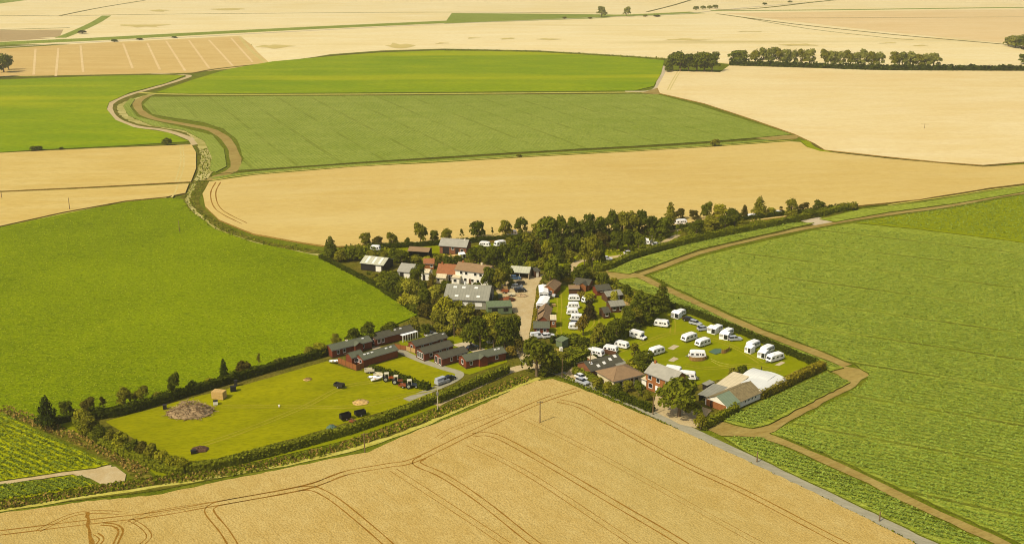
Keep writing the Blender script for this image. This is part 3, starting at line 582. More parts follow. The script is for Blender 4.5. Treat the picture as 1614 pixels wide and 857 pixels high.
ORD = ['first', 'second', 'third', 'fourth', 'fifth', 'sixth', 'seventh', 'eighth', 'ninth', 'tenth', 'eleventh', 'twelfth', 'thirteenth', 'fourteenth', 'fifteenth', 'sixteenth', 'seventeenth', 'eighteenth', 'nineteenth', 'twentieth', 'twenty-first', 'twenty-second', 'twenty-third', 'twenty-fourth', 'twenty-fifth']
def row(items, desc, group, noun='tree'):
    """a counted row, left to right in the photograph; each one gets its own place in the row"""
    for k, (x, b, t, wp, kd, mt) in enumerate(items):
        word = {'leaf_dark': 'dark green', 'leaf_mid': 'green', 'leaf_olive': 'olive-green', 'leaf_yellow': 'yellow-green', 'leaf_gold': 'golden', 'leaf_orange': 'orange-brown', 'leaf_copper': 'copper', 'leaf_purple': 'dark purple', 'leaf_conifer': 'blackish', 'leaf_blue': 'grey-green'}[mt]
        tree(x, b, t, wp, kd, mt, f'{word} {noun}, {ORD[k]} from left {desc}', group)

D, Mi, O, Y, Go, Or, Cp, Cf, Bl = 'leaf_dark', 'leaf_mid', 'leaf_olive', 'leaf_yellow', 'leaf_gold', 'leaf_orange', 'leaf_copper', 'leaf_conifer', 'leaf_blue'
row([(521, 403, 373, 20, 'tall', D), (577, 387, 365, 17, 'round', O), (596, 388, 371, 16, 'round', Cp), (617, 388, 366, 17, 'round', O), (642, 385, 373, 9, 'bush', D), (663, 386, 352, 22, 'round', O), (685, 383, 361, 13, 'round', D), (704, 382, 358, 17, 'round', O), (728, 378, 361, 9, 'sparse', D), (753, 377, 348, 23, 'round', D), (776, 372, 358, 6, 'sparse', D), (797, 373, 345, 20, 'round', O), (821, 371, 340, 21, 'round', D)],
    'in the hedge line along the big wheat field', 'trees in the north hedge line')
row([(848, 384, 352, 22, 'round', O), (864, 386, 341, 36, 'round', Mi), (884, 386, 342, 24, 'round', D), (902, 386, 339, 22, 'round', D), (918, 385, 344, 22, 'round', D), (930, 384, 338, 24, 'round', D), (946, 382, 341, 22, 'round', Mi), (963, 379, 333, 22, 'round', D), (980, 377, 331, 26, 'round', O), (995, 375, 330, 26, 'round', O), (1010, 374, 332, 22, 'round', D), (1026, 374, 340, 24, 'round', D), (1040, 373, 345, 30, 'round', Mi), (1050, 366, 340, 18, 'round', D)],
    'in the dense belt behind the caravans', 'dense tree belt')
row([(1056, 353, 319, 17, 'tall', O), (1072, 347, 329, 17, 'round', Cp), (1093, 346, 331, 15, 'round', Cp), (1113, 347, 319, 20, 'round', D), (1133, 347, 320, 22, 'round', Y), (1153, 348, 327, 24, 'round', D), (1173, 344, 323, 12, 'tall', Cp), (1196, 343, 311, 22, 'tall', O), (1215, 340, 326, 16, 'bush', Y), (1231, 338, 325, 9, 'sparse', Cp), (1247, 337, 311, 20, 'round', O), (1267, 336, 319, 16, 'round', Cp), (1290, 334, 316, 18, 'round', D), (1309, 330, 321, 8, 'bush', D), (1328, 330, 318, 18, 'bush', O), (1344, 330, 319, 14, 'bush', O)],
    'along the wheat right of the belt', 'trees at the eastern end of the north row')
row([(1098, 376, 345, 20, 'round', D), (1120, 366, 341, 30, 'round', O), (1143, 362, 338, 26, 'round', D), (1158, 357, 335, 18, 'round', D), (1171, 358, 345, 22, 'bush', O), (1248, 345, 328, 24, 'bush', O), (1276, 341, 327, 24, 'bush', D)],
    'inside the hedge slanting to the gravel pad', 'trees on the slanting hedge')
for x, b, t, wp, lb in ((1027, 393, 360, 15, 'slim birch with a pale trunk beside the white caravan under the belt'), (1067, 377, 354, 11, 'thin birch on the grass below the far white caravan'), (1040, 388, 368, 12, 'slim pale birch beside the parked white car')):
    tree(x, b, t, wp, 'sparse', Mi, lb, 'birches on the far pitches', bark='bark_pale')
row([(803, 386, 372, 16, 'bush', O), (818, 392, 368, 22, 'round', D), (834, 396, 366, 26, 'round', O), (852, 398, 375, 22, 'bush', D), (872, 396, 372, 28, 'round', D), (900, 396, 374, 28, 'round', D), (925, 394, 372, 26, 'bush', O), (950, 393, 366, 26, 'round', Cp), (973, 394, 362, 24, 'round', D), (990, 396, 360, 26, 'round', D), (1006, 396, 366, 20, 'round', Mi)],
    'in the inner row below the dense belt', 'inner row of trees')
row([(748, 414, 389, 20, 'round', D), (762, 418, 388, 24, 'round', D), (779, 420, 386, 24, 'round', D), (793, 418, 380, 16, 'round', D), (808, 416, 384, 22, 'round', D), (830, 418, 382, 26, 'round', D), (847, 414, 384, 18, 'round', Cp), (862, 414, 376, 18, 'round', Y), (880, 414, 383, 18, 'tall', D), (897, 412, 391, 18, 'bush', O), (921, 421, 384, 20, 'round', O), (933, 422, 372, 24, 'round', O), (944, 420, 376, 18, 'round', Mi)],
    'in the row behind farmhouse and garage', 'trees behind the farmhouse')
row([(816, 424, 405, 14, 'bush', D), (838, 424, 410, 22, 'bush', Y), (852, 424, 408, 18, 'bush', O), (868, 452, 406, 28, 'round', Mi), (880, 442, 418, 20, 'round', D), (893, 436, 414, 18, 'bush', D), (915, 444, 417, 30, 'bush', D), (935, 440, 424, 18, 'bush', O), (951, 452, 425, 22, 'bush', D), (968, 448, 436, 14, 'bush', Y), (988, 470, 446, 14, 'bush', D), (1008, 470, 455, 14, 'bush', Mi), (1035, 480, 462, 14, 'bush', O)],
    'in the shrubs between garage and soil track', 'shrubs north of the lodge lawn')
tree(1043, 490, 444, 27, 'conifer', D, 'dark conifer standing above the corner of the touring field', None)
tree(1018, 507, 462, 46, 'round', D, 'large round dark tree at the top corner of the touring field')
tree(995, 512, 478, 30, 'round', D, 'dark tree left of the large round tree by the touring field'); tree(1006, 492, 466, 26, 'bush', Mi, 'green shrub behind the large round tree by the touring field')
tree(929, 502, 472, 23, 'conifer', 'leaf_purple', 'dark purple pointed tree alone on the lodge lawn')
tree(919, 528, 496, 20, 'round', Or, 'orange-brown small tree beside the white vans on the lodge lawn')
tree(915, 472, 458, 16, 'bush', Or, 'brownish shrub at the top of the lodge lawn between the cabins'); tree(927, 476, 460, 20, 'bush', Y, 'yellowish shrub in front of the upper brown cabins'); tree(968, 478, 456, 14, 'bush', Go, 'golden shrub behind the right-hand brown cabins')
row([(905, 542, 525, 26, 'bush', Mi), (918, 545, 530, 16, 'bush', D), (945, 545, 507, 26, 'round', O), (958, 546, 510, 20, 'round', D), (972, 538, 500, 26, 'round', D), (990, 524, 492, 28, 'round', D), (1003, 515, 484, 22, 'round', O), (985, 500, 484, 14, 'bush', Go), (999, 488, 470, 12, 'bush', Go)],
    'along the hedge above the touring field', 'trees between the lawn and the touring field')
tree(846, 592, 533, 54, 'round', 'leaf_dark', 'large dark tree at the lane junction beside the driveway'); tree(862, 590, 568, 26, 'bush', D, 'low dark shrub under the large tree at the lane junction')
tree(873, 578, 556, 22, 'bush', Y, 'yellow-green shrub right of the tree at the lane junction'); tree(886, 568, 553, 20, 'bush', O, 'olive shrub beside the small gravel pad by the hedge')
tree(1070, 655, 592, 64, 'round', Mi, 'big spreading chestnut tree in front of the brick house')
tree(1000, 572, 541, 24, 'sparse', O, 'spiky cedar behind the dark-roofed brick bungalow'); tree(1014, 582, 553, 32, 'round', D, 'dark leafy tree behind the brown-roofed bungalow'); tree(992, 582, 566, 16, 'bush', Y, 'yellow-green shrub at the end of the dark-roofed bungalow')
row([(942, 612, 592, 20, 'bush', O), (958, 618, 598, 20, 'bush', O), (972, 622, 602, 20, 'bush', D), (990, 616, 599, 16, 'round', O), (1007, 623, 601, 18, 'round', Mi), (1020, 630, 614, 14, 'bush', O)],
    'in the garden of the brown-roofed bungalow', 'garden shrubs beside the road', 'shrub')
tree(1104, 675, 649, 24, 'bush', O, 'clipped shrub at the roadside end of the hedge by the red barn'); tree(1156, 593, 579, 18, 'bush', O, 'olive bush at the back of the white marquee'); tree(1170, 590, 573, 18, 'bush', D, 'darker bush touching the back of the white marquee')
# west side of the farm
row([(522, 410, 388, 16, 'bush', D), (537, 412, 391, 24, 'bush', O), (553, 410, 386, 28, 'bush', Mi), (570, 410, 386, 26, 'bush', Mi), (586, 412, 391, 22, 'bush', O), (606, 412, 394, 20, 'bush', O), (622, 412, 390, 22, 'bush', Mi), (634, 414, 392, 22, 'round', D), (655, 414, 400, 22, 'bush', O), (673, 414, 403, 20, 'bush', Y), (690, 415, 400, 18, 'bush', O), (708, 418, 402, 24, 'bush', D), (722, 416, 400, 16, 'bush', D)],
    'in the shrubbery around the black barn', 'shrubbery at the west of the farm', 'shrub')
row([(590, 440, 428, 16, 'bush', O), (605, 454, 432, 24, 'bush', Mi), (620, 462, 430, 28, 'bush', D), (632, 470, 438, 20, 'bush', D), (645, 474, 436, 25, 'round', Go), (660, 452, 415, 24, 'round', D), (669, 462, 440, 16, 'bush', D), (680, 462, 430, 13, 'tall', Or), (691, 462, 446, 14, 'bush', Go), (702, 458, 440, 16, 'bush', D)],
    'in the garden left of the farmhouse', 'garden trees left of the farmhouse')
row([(638, 482, 460, 22, 'bush', Y), (652, 484, 462, 22, 'bush', Go), (668, 480, 452, 24, 'bush', D), (684, 478, 448, 22, 'bush', Go), (655, 492, 478, 22, 'bush', D), (672, 500, 474, 28, 'bush', Cp), (690, 494, 468, 22, 'bush', Cp), (704, 512, 466, 36, 'round', Y), (722, 506, 472, 26, 'round', Y), (692, 516, 486, 26, 'round', O), (716, 530, 484, 20, 'round', Go), (738, 512, 480, 26, 'round', O), (754, 510, 484, 22, 'bush', Cp), (772, 512, 488, 22, 'bush', D)],
    'in the trees between pasture and grey shed', 'trees beside the grey shed')
row([(742, 548, 506, 28, 'round', D), (757, 550, 498, 32, 'round', D), (774, 516, 493, 28, 'round', Y), (778, 550, 505, 30, 'round', O), (796, 552, 496, 32, 'round', D), (810, 548, 492, 26, 'round', D), (820, 556, 530, 20, 'bush', Cp), (806, 562, 542, 20, 'bush', Or)],
    'in the clump between lodges and farm lane', 'dark clump beside the lane')
row([(672, 528, 508, 24, 'bush', D), (690, 524, 508, 24, 'bush', O), (706, 526, 512, 22, 'bush', O), (727, 530, 514, 22, 'bush', Or)], 'in the low shrubs behind the lodges', 'low shrubs behind the lodges', 'shrub')
row([(752, 458, 444, 18, 'bush', D), (740, 458, 447, 16, 'bush', O), (772, 456, 418, 24, 'round', D), (786, 456, 420, 22, 'round', O), (796, 450, 414, 20, 'round', D), (729, 457, 446, 13, 'bush', D)], 'in front of the white farmhouse', 'trees before the farmhouse')
tree(806, 452, 438, 12, 'conifer', D, 'small dark conifer among the parked things in the farmyard')
# pasture side hedgerow trees
row([(487, 562, 543, 16, 'bush', O), (504, 560, 538, 22, 'round', Y), (530, 548, 526, 14, 'round', O), (558, 542, 517, 22, 'round', D), (580, 540, 510, 28, 'round', D), (615, 532, 507, 26, 'round', D), (640, 524, 512, 16, 'bush', D), (653, 522, 500, 18, 'round', O)],
    'along the hedge behind the red lodges', 'trees between the pasture and the lodges')
row([(106, 658, 632, 20, 'round', D), (140, 654, 628, 26, 'round', Cp), (163, 648, 626, 14, 'sparse', Cp), (198, 642, 608, 24, 'round', O), (226, 636, 609, 22, 'round', O), (248, 632, 616, 20, 'bush', O), (276, 626, 588, 19, 'round', D), (304, 616, 598, 16, 'bush', Cf), (330, 608, 594, 18, 'bush', Y), (354, 598, 566, 13, 'tall', Cf), (385, 590, 568, 26, 'bush', Cp), (409, 580, 557, 9, 'sparse', O), (440, 574, 562, 16, 'bush', O)],
    'in the hedge between pasture and paddock', 'hedge trees along the paddock')
tree(76, 676, 627, 30, 'tall', Cf, 'solitary dense dark conifer at the left corner of the paddock')
row([(128, 668, 642, 22, 'bush', Y), (141, 684, 652, 26, 'round', O), (158, 696, 666, 26, 'bush', D), (176, 700, 674, 22, 'bush', O), (192, 708, 680, 28, 'bush', Y), (210, 716, 690, 26, 'bush', D), (226, 720, 692, 24, 'bush', Cp), (240, 728, 696, 26, 'bush', O), (256, 734, 708, 26, 'bush', Y), (272, 740, 716, 26, 'bush', Y), (288, 742, 718, 24, 'bush', Y)],
    'in the rough hedge left of the paddock', 'shrubs closing the paddock on the left', 'shrub')
# far trees
row([(1060, 112, 84, 22, 'round', Mi), (1072, 113, 82, 26, 'round', Mi), (1085, 113, 83, 24, 'round', D), (1098, 113, 82, 26, 'round', Mi), (1110, 113, 82, 26, 'round', Mi), (1122, 113, 83, 24, 'round', Mi), (1053, 114, 104, 12, 'bush', Mi)], 'in the round copse by the far corn', 'far copse')
row([(1165, 101, 78, 30, 'round', Mi)] + [(1190 + k * 12.2, 102.5 + k * .22, 76 + k * .33 + random.uniform(-1.5, 2.5), random.uniform(15, 20), 'round', Bl if k % 3 else O) for k in range(24) if k not in (8, 17)], 'in the long row beside the far corn', 'long far row of trees')
tree(948, 27, 10.5, 13, 'round', Bl, 'lone round tree on the far road, left of two'); tree(988, 26, 11.5, 13, 'round', Bl, 'lone round tree on the far road, right of two')
row([(1097, 16, 9.5, 11, 'bush', Bl), (1108, 15, 9, 10, 'bush', Bl), (1118, 14.5, 8.5, 10, 'bush', Bl), (1127, 13.5, 7, 11, 'bush', Bl)], 'in the clump beyond the far road', 'far roadside clump')
row([(1590, 73, 57, 18, 'round', Bl), (1600, 75, 55, 22, 'round', Bl), (1612, 77, 54, 22, 'round', Mi), (1626, 80, 54, 24, 'round', Mi), (1614, 101, 86, 18, 'round', Mi), (1640, 84, 56, 26, 'round', Bl)], 'in the copse at the right edge', 'right-hand copse')
row([(-8, 122, 84, 22, 'round', D), (6, 114, 83, 26, 'round', Mi), (14, 110, 88, 16, 'round', Mi)], 'in the copse at the left edge', 'left-hand copse')
tree(264, 229, 217, 17, 'bush', D, 'round dark bush on the ditch between green and corn fields'); tree(58, 237, 229, 20, 'bush', D, 'low dark bush on the ditch at the left edge'); tree(97, 236, 231, 8, 'bush', D, 'tiny dark bush on the ditch near the left edge')
tree(1127, 230, 218, 17, 'bush', O, 'small olive bush on the margin of the striped field'); tree(818, 248, 243, 10, 'bush', O, 'tiny low bush on the margin of the middle corn field')
row([(180, 66, 62, 12, 'bush', D), (220, 63, 60, 11, 'bush', Cp), (275, 60, 57.5, 10, 'bush', D), (130, 53, 48, 14, 'bush', Cp), (890, 30.5, 26, 7, 'bush', O), (930, 30, 26.5, 8, 'bush', O), (1017, 27, 23, 8, 'bush', O), (1035, 26.5, 23.5, 12, 'bush', D), (1205, 8, 4, 8, 'bush', D), (1245, 4, 1, 8, 'bush', D)], 'on the far banks', 'low bushes on the far banks', 'bush')

def hedge(px, width, height, mat, label, dens=9., ls=.26, rough=.25, name='hedge', zb=0.):
    """a clipped or wild hedge along a surveyed line: a twiggy core and leaf sprays over top and sides"""
    P = smooth([G(x, y) for x, y in px], 3); rnd = np.random.RandomState(int(px[0][0] * 7 + px[0][1]))
    pts, nr, sz = [], [], []; core = MB(); prev = None
    for i in range(len(P) - 1):
        a, b = P[i], P[i + 1]; d = (b - a); L = d.length
        if L < .05: continue
        d = d / L; s = Vector((-d.y, d.x, 0)); per = 2 * height + width
        n = int(L * per * dens)
        if prev is None: prev = (a - s * width * .4, a + s * width * .4)
        hh = height * .86
        q = (b - s * width * .4, b + s * width * .4)
        up = Vector((0, 0, hh))
        core.face([prev[0], q[0], q[0] + up, prev[0] + up]); core.face([q[1], prev[1], prev[1] + up, q[1] + up]); core.face([prev[0] + up, q[0] + up, q[1] + up, prev[1] + up])
        if i == 0: core.face([prev[1], prev[0], prev[0] + up, prev[1] + up])
        if i == len(P) - 2: core.face([q[0], q[1], q[1] + up, q[0] + up])
        prev = q
        for k in range(n):
            u = rnd.rand() * per; c = a + d * (rnd.rand() * L)
            bul = 1 + rough * noise.noise(Vector((c.x * .35, c.y * .35, 1.7))) + rough * .5 * noise.noise(Vector((c.x * 1.1, c.y * 1.1, 5.)))
            off = rnd.normal() * .07 * (1 + rough * 2)
            if u < height: p = c - s * (width / 2 * bul + off) + Vector((0, 0, u)); nn = -s
            elif u < height + width: p = c + s * (u - height - width / 2) + Vector((0, 0, height * bul + off)); nn = Vector((0, 0, 1))
            else: p = c + s * (width / 2 * bul + off) + Vector((0, 0, u - height - width)); nn = s
            pts.append(tuple(p)); nr.append(tuple(Vector(nn) + Vector(rnd.normal(size=3) * .5))); sz.append(ls * rnd.uniform(.6, 1.4))
    o0 = P[0].copy()
    me = leaf_mesh('hedge', pts, nr, sz, mat, core)
    me.transform(__import__('mathutils').Matrix.Translation(-o0))
    o = link(name, me); o.location = o0
    return tag(o, label, 'hedge')
HD, HL, HG = 'hedge_dark', 'hedge_lit', 'hedge_gold'
hedge([(115, 660), (180, 655), (250, 636), (350, 606), (440, 580), (500, 563), (522, 556)], 1.8, 2.3, HD, 'long dark hedge between the pasture and the mown paddock', rough=.4)
hedge([(82, 668), (118, 660)], 1.6, 1.8, HD, 'short piece of dark hedge beside the solitary conifer', rough=.4)
hedge([(118, 664), (148, 690), (190, 712), (235, 732), (270, 743), (292, 744)], 2.2, 1.9, HL, 'rough uneven hedge closing the left end of the paddock', rough=.7)
hedge([(285, 743), (340, 737), (400, 722), (470, 704), (560, 678), (640, 650), (682, 633)], 2.0, 1.9, HL, 'clipped hedge along the front of the paddock', rough=.18, dens=11)
hedge([(688, 634), (730, 616), (770, 599), (800, 586)], 2.0, 2.2, HL, 'clipped hedge between the driveway and the lodge lawn', rough=.15, dens=11)
hedge([(585, 582), (610, 592), (640, 603), (676, 614)], 1.8, 1.7, HD, 'spiky dark hedge behind the row of old machinery', rough=.5)
hedge([(520, 556), (560, 546), (600, 535), (650, 525)], 1.5, 1.9, HD, 'dark hedge behind the red lodges', rough=.4)
hedge([(505, 406), (540, 424), (590, 450), (630, 476), (665, 498)], 1.6, 1.3, HD, 'low hedge along the pasture below the black barn', rough=.5)
hedge([(580, 392), (660, 388), (740, 382), (830, 376)], 1.6, 1.8, HD, 'thin dark hedge under the north row of trees', rough=.4)
hedge([(830, 377), (940, 372), (1050, 364), (1130, 354), (1230, 341), (1350, 327)], 1.8, 2.0, HD, 'dark hedge along the wheat behind the tree belt', rough=.5)
hedge([(935, 426), (960, 423), (1000, 405), (1050, 391), (1090, 381), (1130, 372), (1200, 359), (1262, 346), (1348, 327)], 2.4, 2.3, HL, 'long wild hedge slanting from the soil corner up to the wheat', rough=.6)
hedge([(855, 446), (850, 465), (845, 490), (842, 515), (838, 548)], 1.1, 1.3, HG, 'low yellowish hedge along the farm lane', rough=.4)
hedge([(880, 442), (920, 448), (955, 458), (985, 472), (1005, 488)], 1.5, 1.5, HG, 'golden hedge behind the brown cabins', rough=.5)
hedge([(1042, 480), (1090, 494), (1150, 518), (1210, 543), (1270, 569), (1296, 580)], 1.6, 1.6, HD, 'dark hedge between touring field and vegetable strip', rough=.35)
hedge([(1196, 627), (1225, 614), (1260, 597), (1297, 580)], 1.9, 2.2, HG, 'clipped golden-topped hedge from the white marquee to the field corner', rough=.15, dens=11)
hedge([(1108, 676), (1130, 664), (1162, 646)], 1.5, 1.9, HL, 'dark-sided hedge below the red brick barn', rough=.3)
hedge([(875, 588), (905, 572), (940, 553), (975, 536), (1005, 520)], 1.4, 2.0, HL, 'tall clipped hedge between the lane junction and the touring field', rough=.15, dens=11)
hedge([(904, 587), (922, 595), (946, 607)], 1.3, 1.9, HL, 'short clipped hedge behind the parked white car', rough=.15)
hedge([(942, 612), (980, 629), (1010, 641), (1029, 649)], 1.6, 1.7, HD, 'roadside garden hedge below the bungalows', rough=.35)
hedge([(868, 540), (890, 536), (915, 540), (940, 545)], 1.3, 1.8, HD, 'dark hedge across the bottom of the lodge lawn', rough=.4)
hedge([(905, 577), (925, 570), (940, 564)], 1., 1.4, HD, 'small dark hedge behind the brick bungalow', rough=.3)
hedge([(690, 535), (720, 524), (738, 522)], 1.2, 1.7, HD, 'curved dark hedge at the top of the lodge lawn', rough=.3)
hedge([(1150, 103.5), (1300, 108), (1400, 111), (1614, 112), (1900, 115)], 8, 4.2, HD, 'long low hedge below the far row of tall trees', dens=.5, ls=1.2, rough=.4)
hedge([(700, 80), (850, 82.5), (1000, 91), (1046, 94)], 2., 1.1, HL, 'thin hedge line along the top of the far green field', dens=.8, ls=.7, rough=.6)

# grass tufts on banks and ditches: too many to count
def tufts(name, px_list, n, wid, h, mat, label, ls=.3):
    pts, nr, sz = [], [], []; rnd = np.random.RandomState(n)
    segs = []
    for px in px_list:
        P = smooth([G(x, y) for x, y in px], 3)
        segs += [(P[i], P[i + 1]) for i in range(len(P) - 1)]
    Ls = np.array([(b - a).length for a, b in segs]); pr = Ls / Ls.sum()
    for k in rnd.choice(len(segs), n, p=pr):
        a, b = segs[k]; d = (b - a).normalized(); s = Vector((-d.y, d.x, 0)); c = a.lerp(b, rnd.rand()) + s * rnd.uniform(-.5, .5) * wid
        hh = h * rnd.uniform(.3, 1.1) * (.6 + .8 * abs(noise.noise(c * .2)))
        pts.append((c.x, c.y, hh * .5)); nr.append(tuple(rnd.normal(size=3) * np.array([1, 1, .5]))); sz.append(ls * rnd.uniform(.6, 1.4))
    o = link(name, leaf_mesh(name, pts, nr, sz, mat)); o['kind'] = 'stuff'; o['label'] = label
BANK = [(-100, 815), (0, 796), (150, 771), (235, 758), (330, 748), (450, 725), (545, 701), (690, 650), (830, 594)]
tufts('bank_grass', [BANK], 3600, 4.2, .55, 'tuft_green', 'rough green grass along the ditch bank')
tufts('dry_bank_grass', [BANK, [(0, 642), (70, 670), (130, 694), (190, 722), (228, 746)]], 2200, 4.0, .6, 'tuft_dry', 'dry orange grass on the banks')
tufts('verge_tufts', [[(880, 590), (940, 618), (1080, 686), (1282, 781), (1446, 862)]], 2500, 2.6, .4, 'tuft_green', 'short grass between road and wheat', .2)
tufts('dyke_reeds', [[(300, 312), (303, 330), (345, 358), (405, 380), (500, 396)], [(318, 235), (325, 255), (316, 285), (300, 310)]], 700, 6, .4, 'tuft_green', 'reeds and grass in the winding dyke', .4)

# leafy undergrowth filling the gaps between trees, and the leaf grain of the crops: nobody could count these
def inside(poly, x, y):
    c = False; j = len(poly) - 1
    for i in range(len(poly)):
        (xi, yi), (xj, yj) = poly[i], poly[j]
        if (yi > y) != (yj > y) and x < (xj - xi) * (y - yi) / (yj - yi) + xi: c = not c
        j = i
    return c
def cover(name, polys, n, h, ls, mat, label, flat=.5, seed=1, patch=0., fade=True, rows=None):
    rnd = np.random.RandomState(seed); pts, nr, sz = [], [], []
    for px in polys:
        P = [(v.x, v.y) for v in (G(x, y) for x, y in px)]; A = np.array(P); lo, hi = A.min(0), A.max(0)
        lo = np.maximum(lo, [-420, 150]); hi = np.minimum(hi, [420, 900]); k = 0; t = 0
        while k < n and t < n * 12:
            t += 1; x, y = rnd.uniform(lo, hi)
            if fade and rnd.rand() > (230. / max(230., y)) ** 2: continue
            if rows:                                                              # drilled rows, a wider gap where the sprayer runs
                ra, sp, every = rows; c_, s_ = math.cos(R(ra)), math.sin(R(ra)); u, v_ = x * c_ + y * s_, -x * s_ + y * c_
                k_ = round(v_ / sp)
                if k_ % every in (6, 7) and rnd.rand() < .7: continue
                v_ = k_ * sp + rnd.normal() * sp * .17; x, y = u * c_ - v_ * s_, u * s_ + v_ * c_
            if not inside(P, x, y): continue
            v = noise.noise(Vector((x * .12, y * .12, seed)))
            if patch and v < -patch: continue
            hh = h * (1 if not patch else max(.15, .55 + v + .5 * noise.noise(Vector((x * .6, y * .6, 3.)))))
            z = hh * (rnd.rand() ** .5 if patch else rnd.uniform(.75, 1.1)); s = ls * rnd.uniform(.6, 1.4) * (max(1., y / 420.) if fade else 1)
            pts.append((x, y, z)); nr.append(tuple(rnd.normal(size=3) * flat + np.array([0, 0, 1.]))); sz.append(s); k += 1
    o = link(name, leaf_mesh(name, pts, nr, sz, mat)); o['kind'] = 'stuff'; o['label'] = label
UG = [[(575, 430), (625, 437), (640, 446), (612, 454), (592, 446)], [(507, 404), (560, 387), (600, 391), (640, 402), (650, 412), (610, 418), (570, 412), (530, 412)], [(595, 432), (640, 440), (700, 462), (700, 484), (735, 500), (780, 500), (812, 500), (820, 545), (790, 552), (735, 545), (735, 522), (690, 520), (668, 496), (625, 468)],
      [(680, 406), (740, 402), (800, 398), (850, 392), (900, 398), (900, 420), (840, 428), (800, 428), (790, 440), (774, 434), (770, 420), (720, 414)], [(840, 384), (1050, 362), (1060, 372), (1010, 396), (940, 404), (900, 398), (850, 396)], [(880, 436), (930, 425), (960, 444), (1005, 466), (1040, 480), (1010, 505), (990, 490), (960, 462), (910, 450)],
      [(900, 545), (960, 530), (1010, 498), (1044, 488), (1030, 506), (985, 530), (930, 548)], [(860, 560), (900, 552), (930, 556), (880, 584), (865, 578)], [(1060, 360), (1170, 345), (1200, 350), (1090, 376)], [(985, 575), (1012, 566), (1030, 585), (1005, 590)]]
cover('undergrowth', UG, 1500, 2.0, .38, 'leaf_mid', 'leafy undergrowth between the trees of the village', .8, 3, .25, False)
cover('light_undergrowth', UG, 500, 1.8, .36, 'leaf_yellow', 'paler shrubs among the undergrowth of the village', .8, 5, .05, False)
VEG = [[(1025, 436), (1110, 405), (1310, 358), (1614, 385), (1700, 900), (1640, 870), (1560, 832), (1350, 735), (1218, 683), (1300, 640), (1364, 604), (1370, 590), (1345, 573), (1200, 517), (1100, 471)]]
VS = [[(1142, 662), (1200, 635), (1303, 588), (1338, 602), (1260, 641), (1185, 673)], [(1145, 689), (1200, 691), (1350, 758), (1560, 859), (1620, 900), (1450, 838), (1250, 744), (1172, 708)], [(970, 441), (1040, 456), (1200, 530), (1325, 580), (1297, 577), (1180, 527), (1060, 477)], [(958, 427), (1080, 386), (1250, 351), (1280, 352), (1100, 393), (992, 431)]]
cover('vegetable_leaves', VEG, 52000, .42, .25, 'crop_leaf', 'leaves of the large vegetable field', .35, 7, rows=(-26.5, 1.9, 13))
cover('vegetable_leaves', [[(1352, 351), (1400, 343), (1614, 308), (1700, 300), (1700, 390), (1614, 381), (1530, 370), (1440, 359)]], 7000, .45, .25, 'crop_leaf', 'leaves of the far right vegetable field', .35, 8)
cover('vegetable_leaves', VS, 4000, .46, .25, 'crop_leaf', 'leaves of the narrow vegetable strips', .35, 9, rows=(-26.5, 1.9, 99))
cover('beet_leaves', [[(-60, 625), (0, 649), (60, 681), (168, 731), (0, 756), (-60, 765)], [(-40, 770), (0, 765), (130, 751), (146, 764), (0, 788)]], 3600, .38, .24, 'beet_leaf', 'leaves of the beet field at the left', .35, 11, rows=(-33.4, 1.7, 99))
cover('pasture_tufts', [[(0, 360), (262, 313), (298, 332), (400, 384), (540, 420), (662, 492), (520, 544), (250, 622), (65, 662), (-40, 630), (-60, 400)]], 14000, .28, .2, 'pasture_leaf', 'grass tufts of the left pasture', .3, 13)

# ------------------------------------------------------------------ buildings
def face_box(mb, face, L, dp, u0, u1, z0, z1, p0, p1, m=0):
    """a slab lying on one wall: u along the wall, p0..p1 how far it stands proud"""
    if face == 'f': mb.box((u0, -p1, z0), (u1, -p0, z1), m)
    elif face == 'b': mb.box((u0, dp + p0, z0), (u1, dp + p1, z1), m)
    elif face == 'l': mb.box((-L / 2 - p1, u0, z0), (-L / 2 - p0, u1, z1), m)
    else: mb.box((L / 2 + p0, u0, z0), (L / 2 + p1, u1, z1), m)
def window(r, face, L, dp, u0, u1, z0, z1, fr='window_white', gl='glass'):
    m = MB(); t = .09
    for (a, b, c, d) in ((u0 - t, u1 + t, z0 - t, z0), (u0 - t, u1 + t, z1, z1 + t), (u0 - t, u0, z0, z1), (u1, u1 + t, z0, z1)): face_box(m, face, L, dp, a, b, c, d, .004, .07)
    w_ = m.build('window', fr, r)
    m = MB(); face_box(m, face, L, dp, u0, u1, z0, z1, .003, .03); m.build('pane', gl, w_)
    m = MB(); face_box(m, face, L, dp, u0 - t, u1 + t, z0 - t - .06, z0 - t - .002, .004, .12); m.build('sill', fr, w_)
def door(r, face, L, dp, u0, u1, z1, mat):
    m = MB(); face_box(m, face, L, dp, u0, u1, .03, z1, .004, .06); d = m.build('door', mat, r)
    m = MB(); face_box(m, face, L, dp, u1 - .18, u1 - .1, 1.0, 1.08, .062, .12); m.build('handle', 'metal_grey', d)
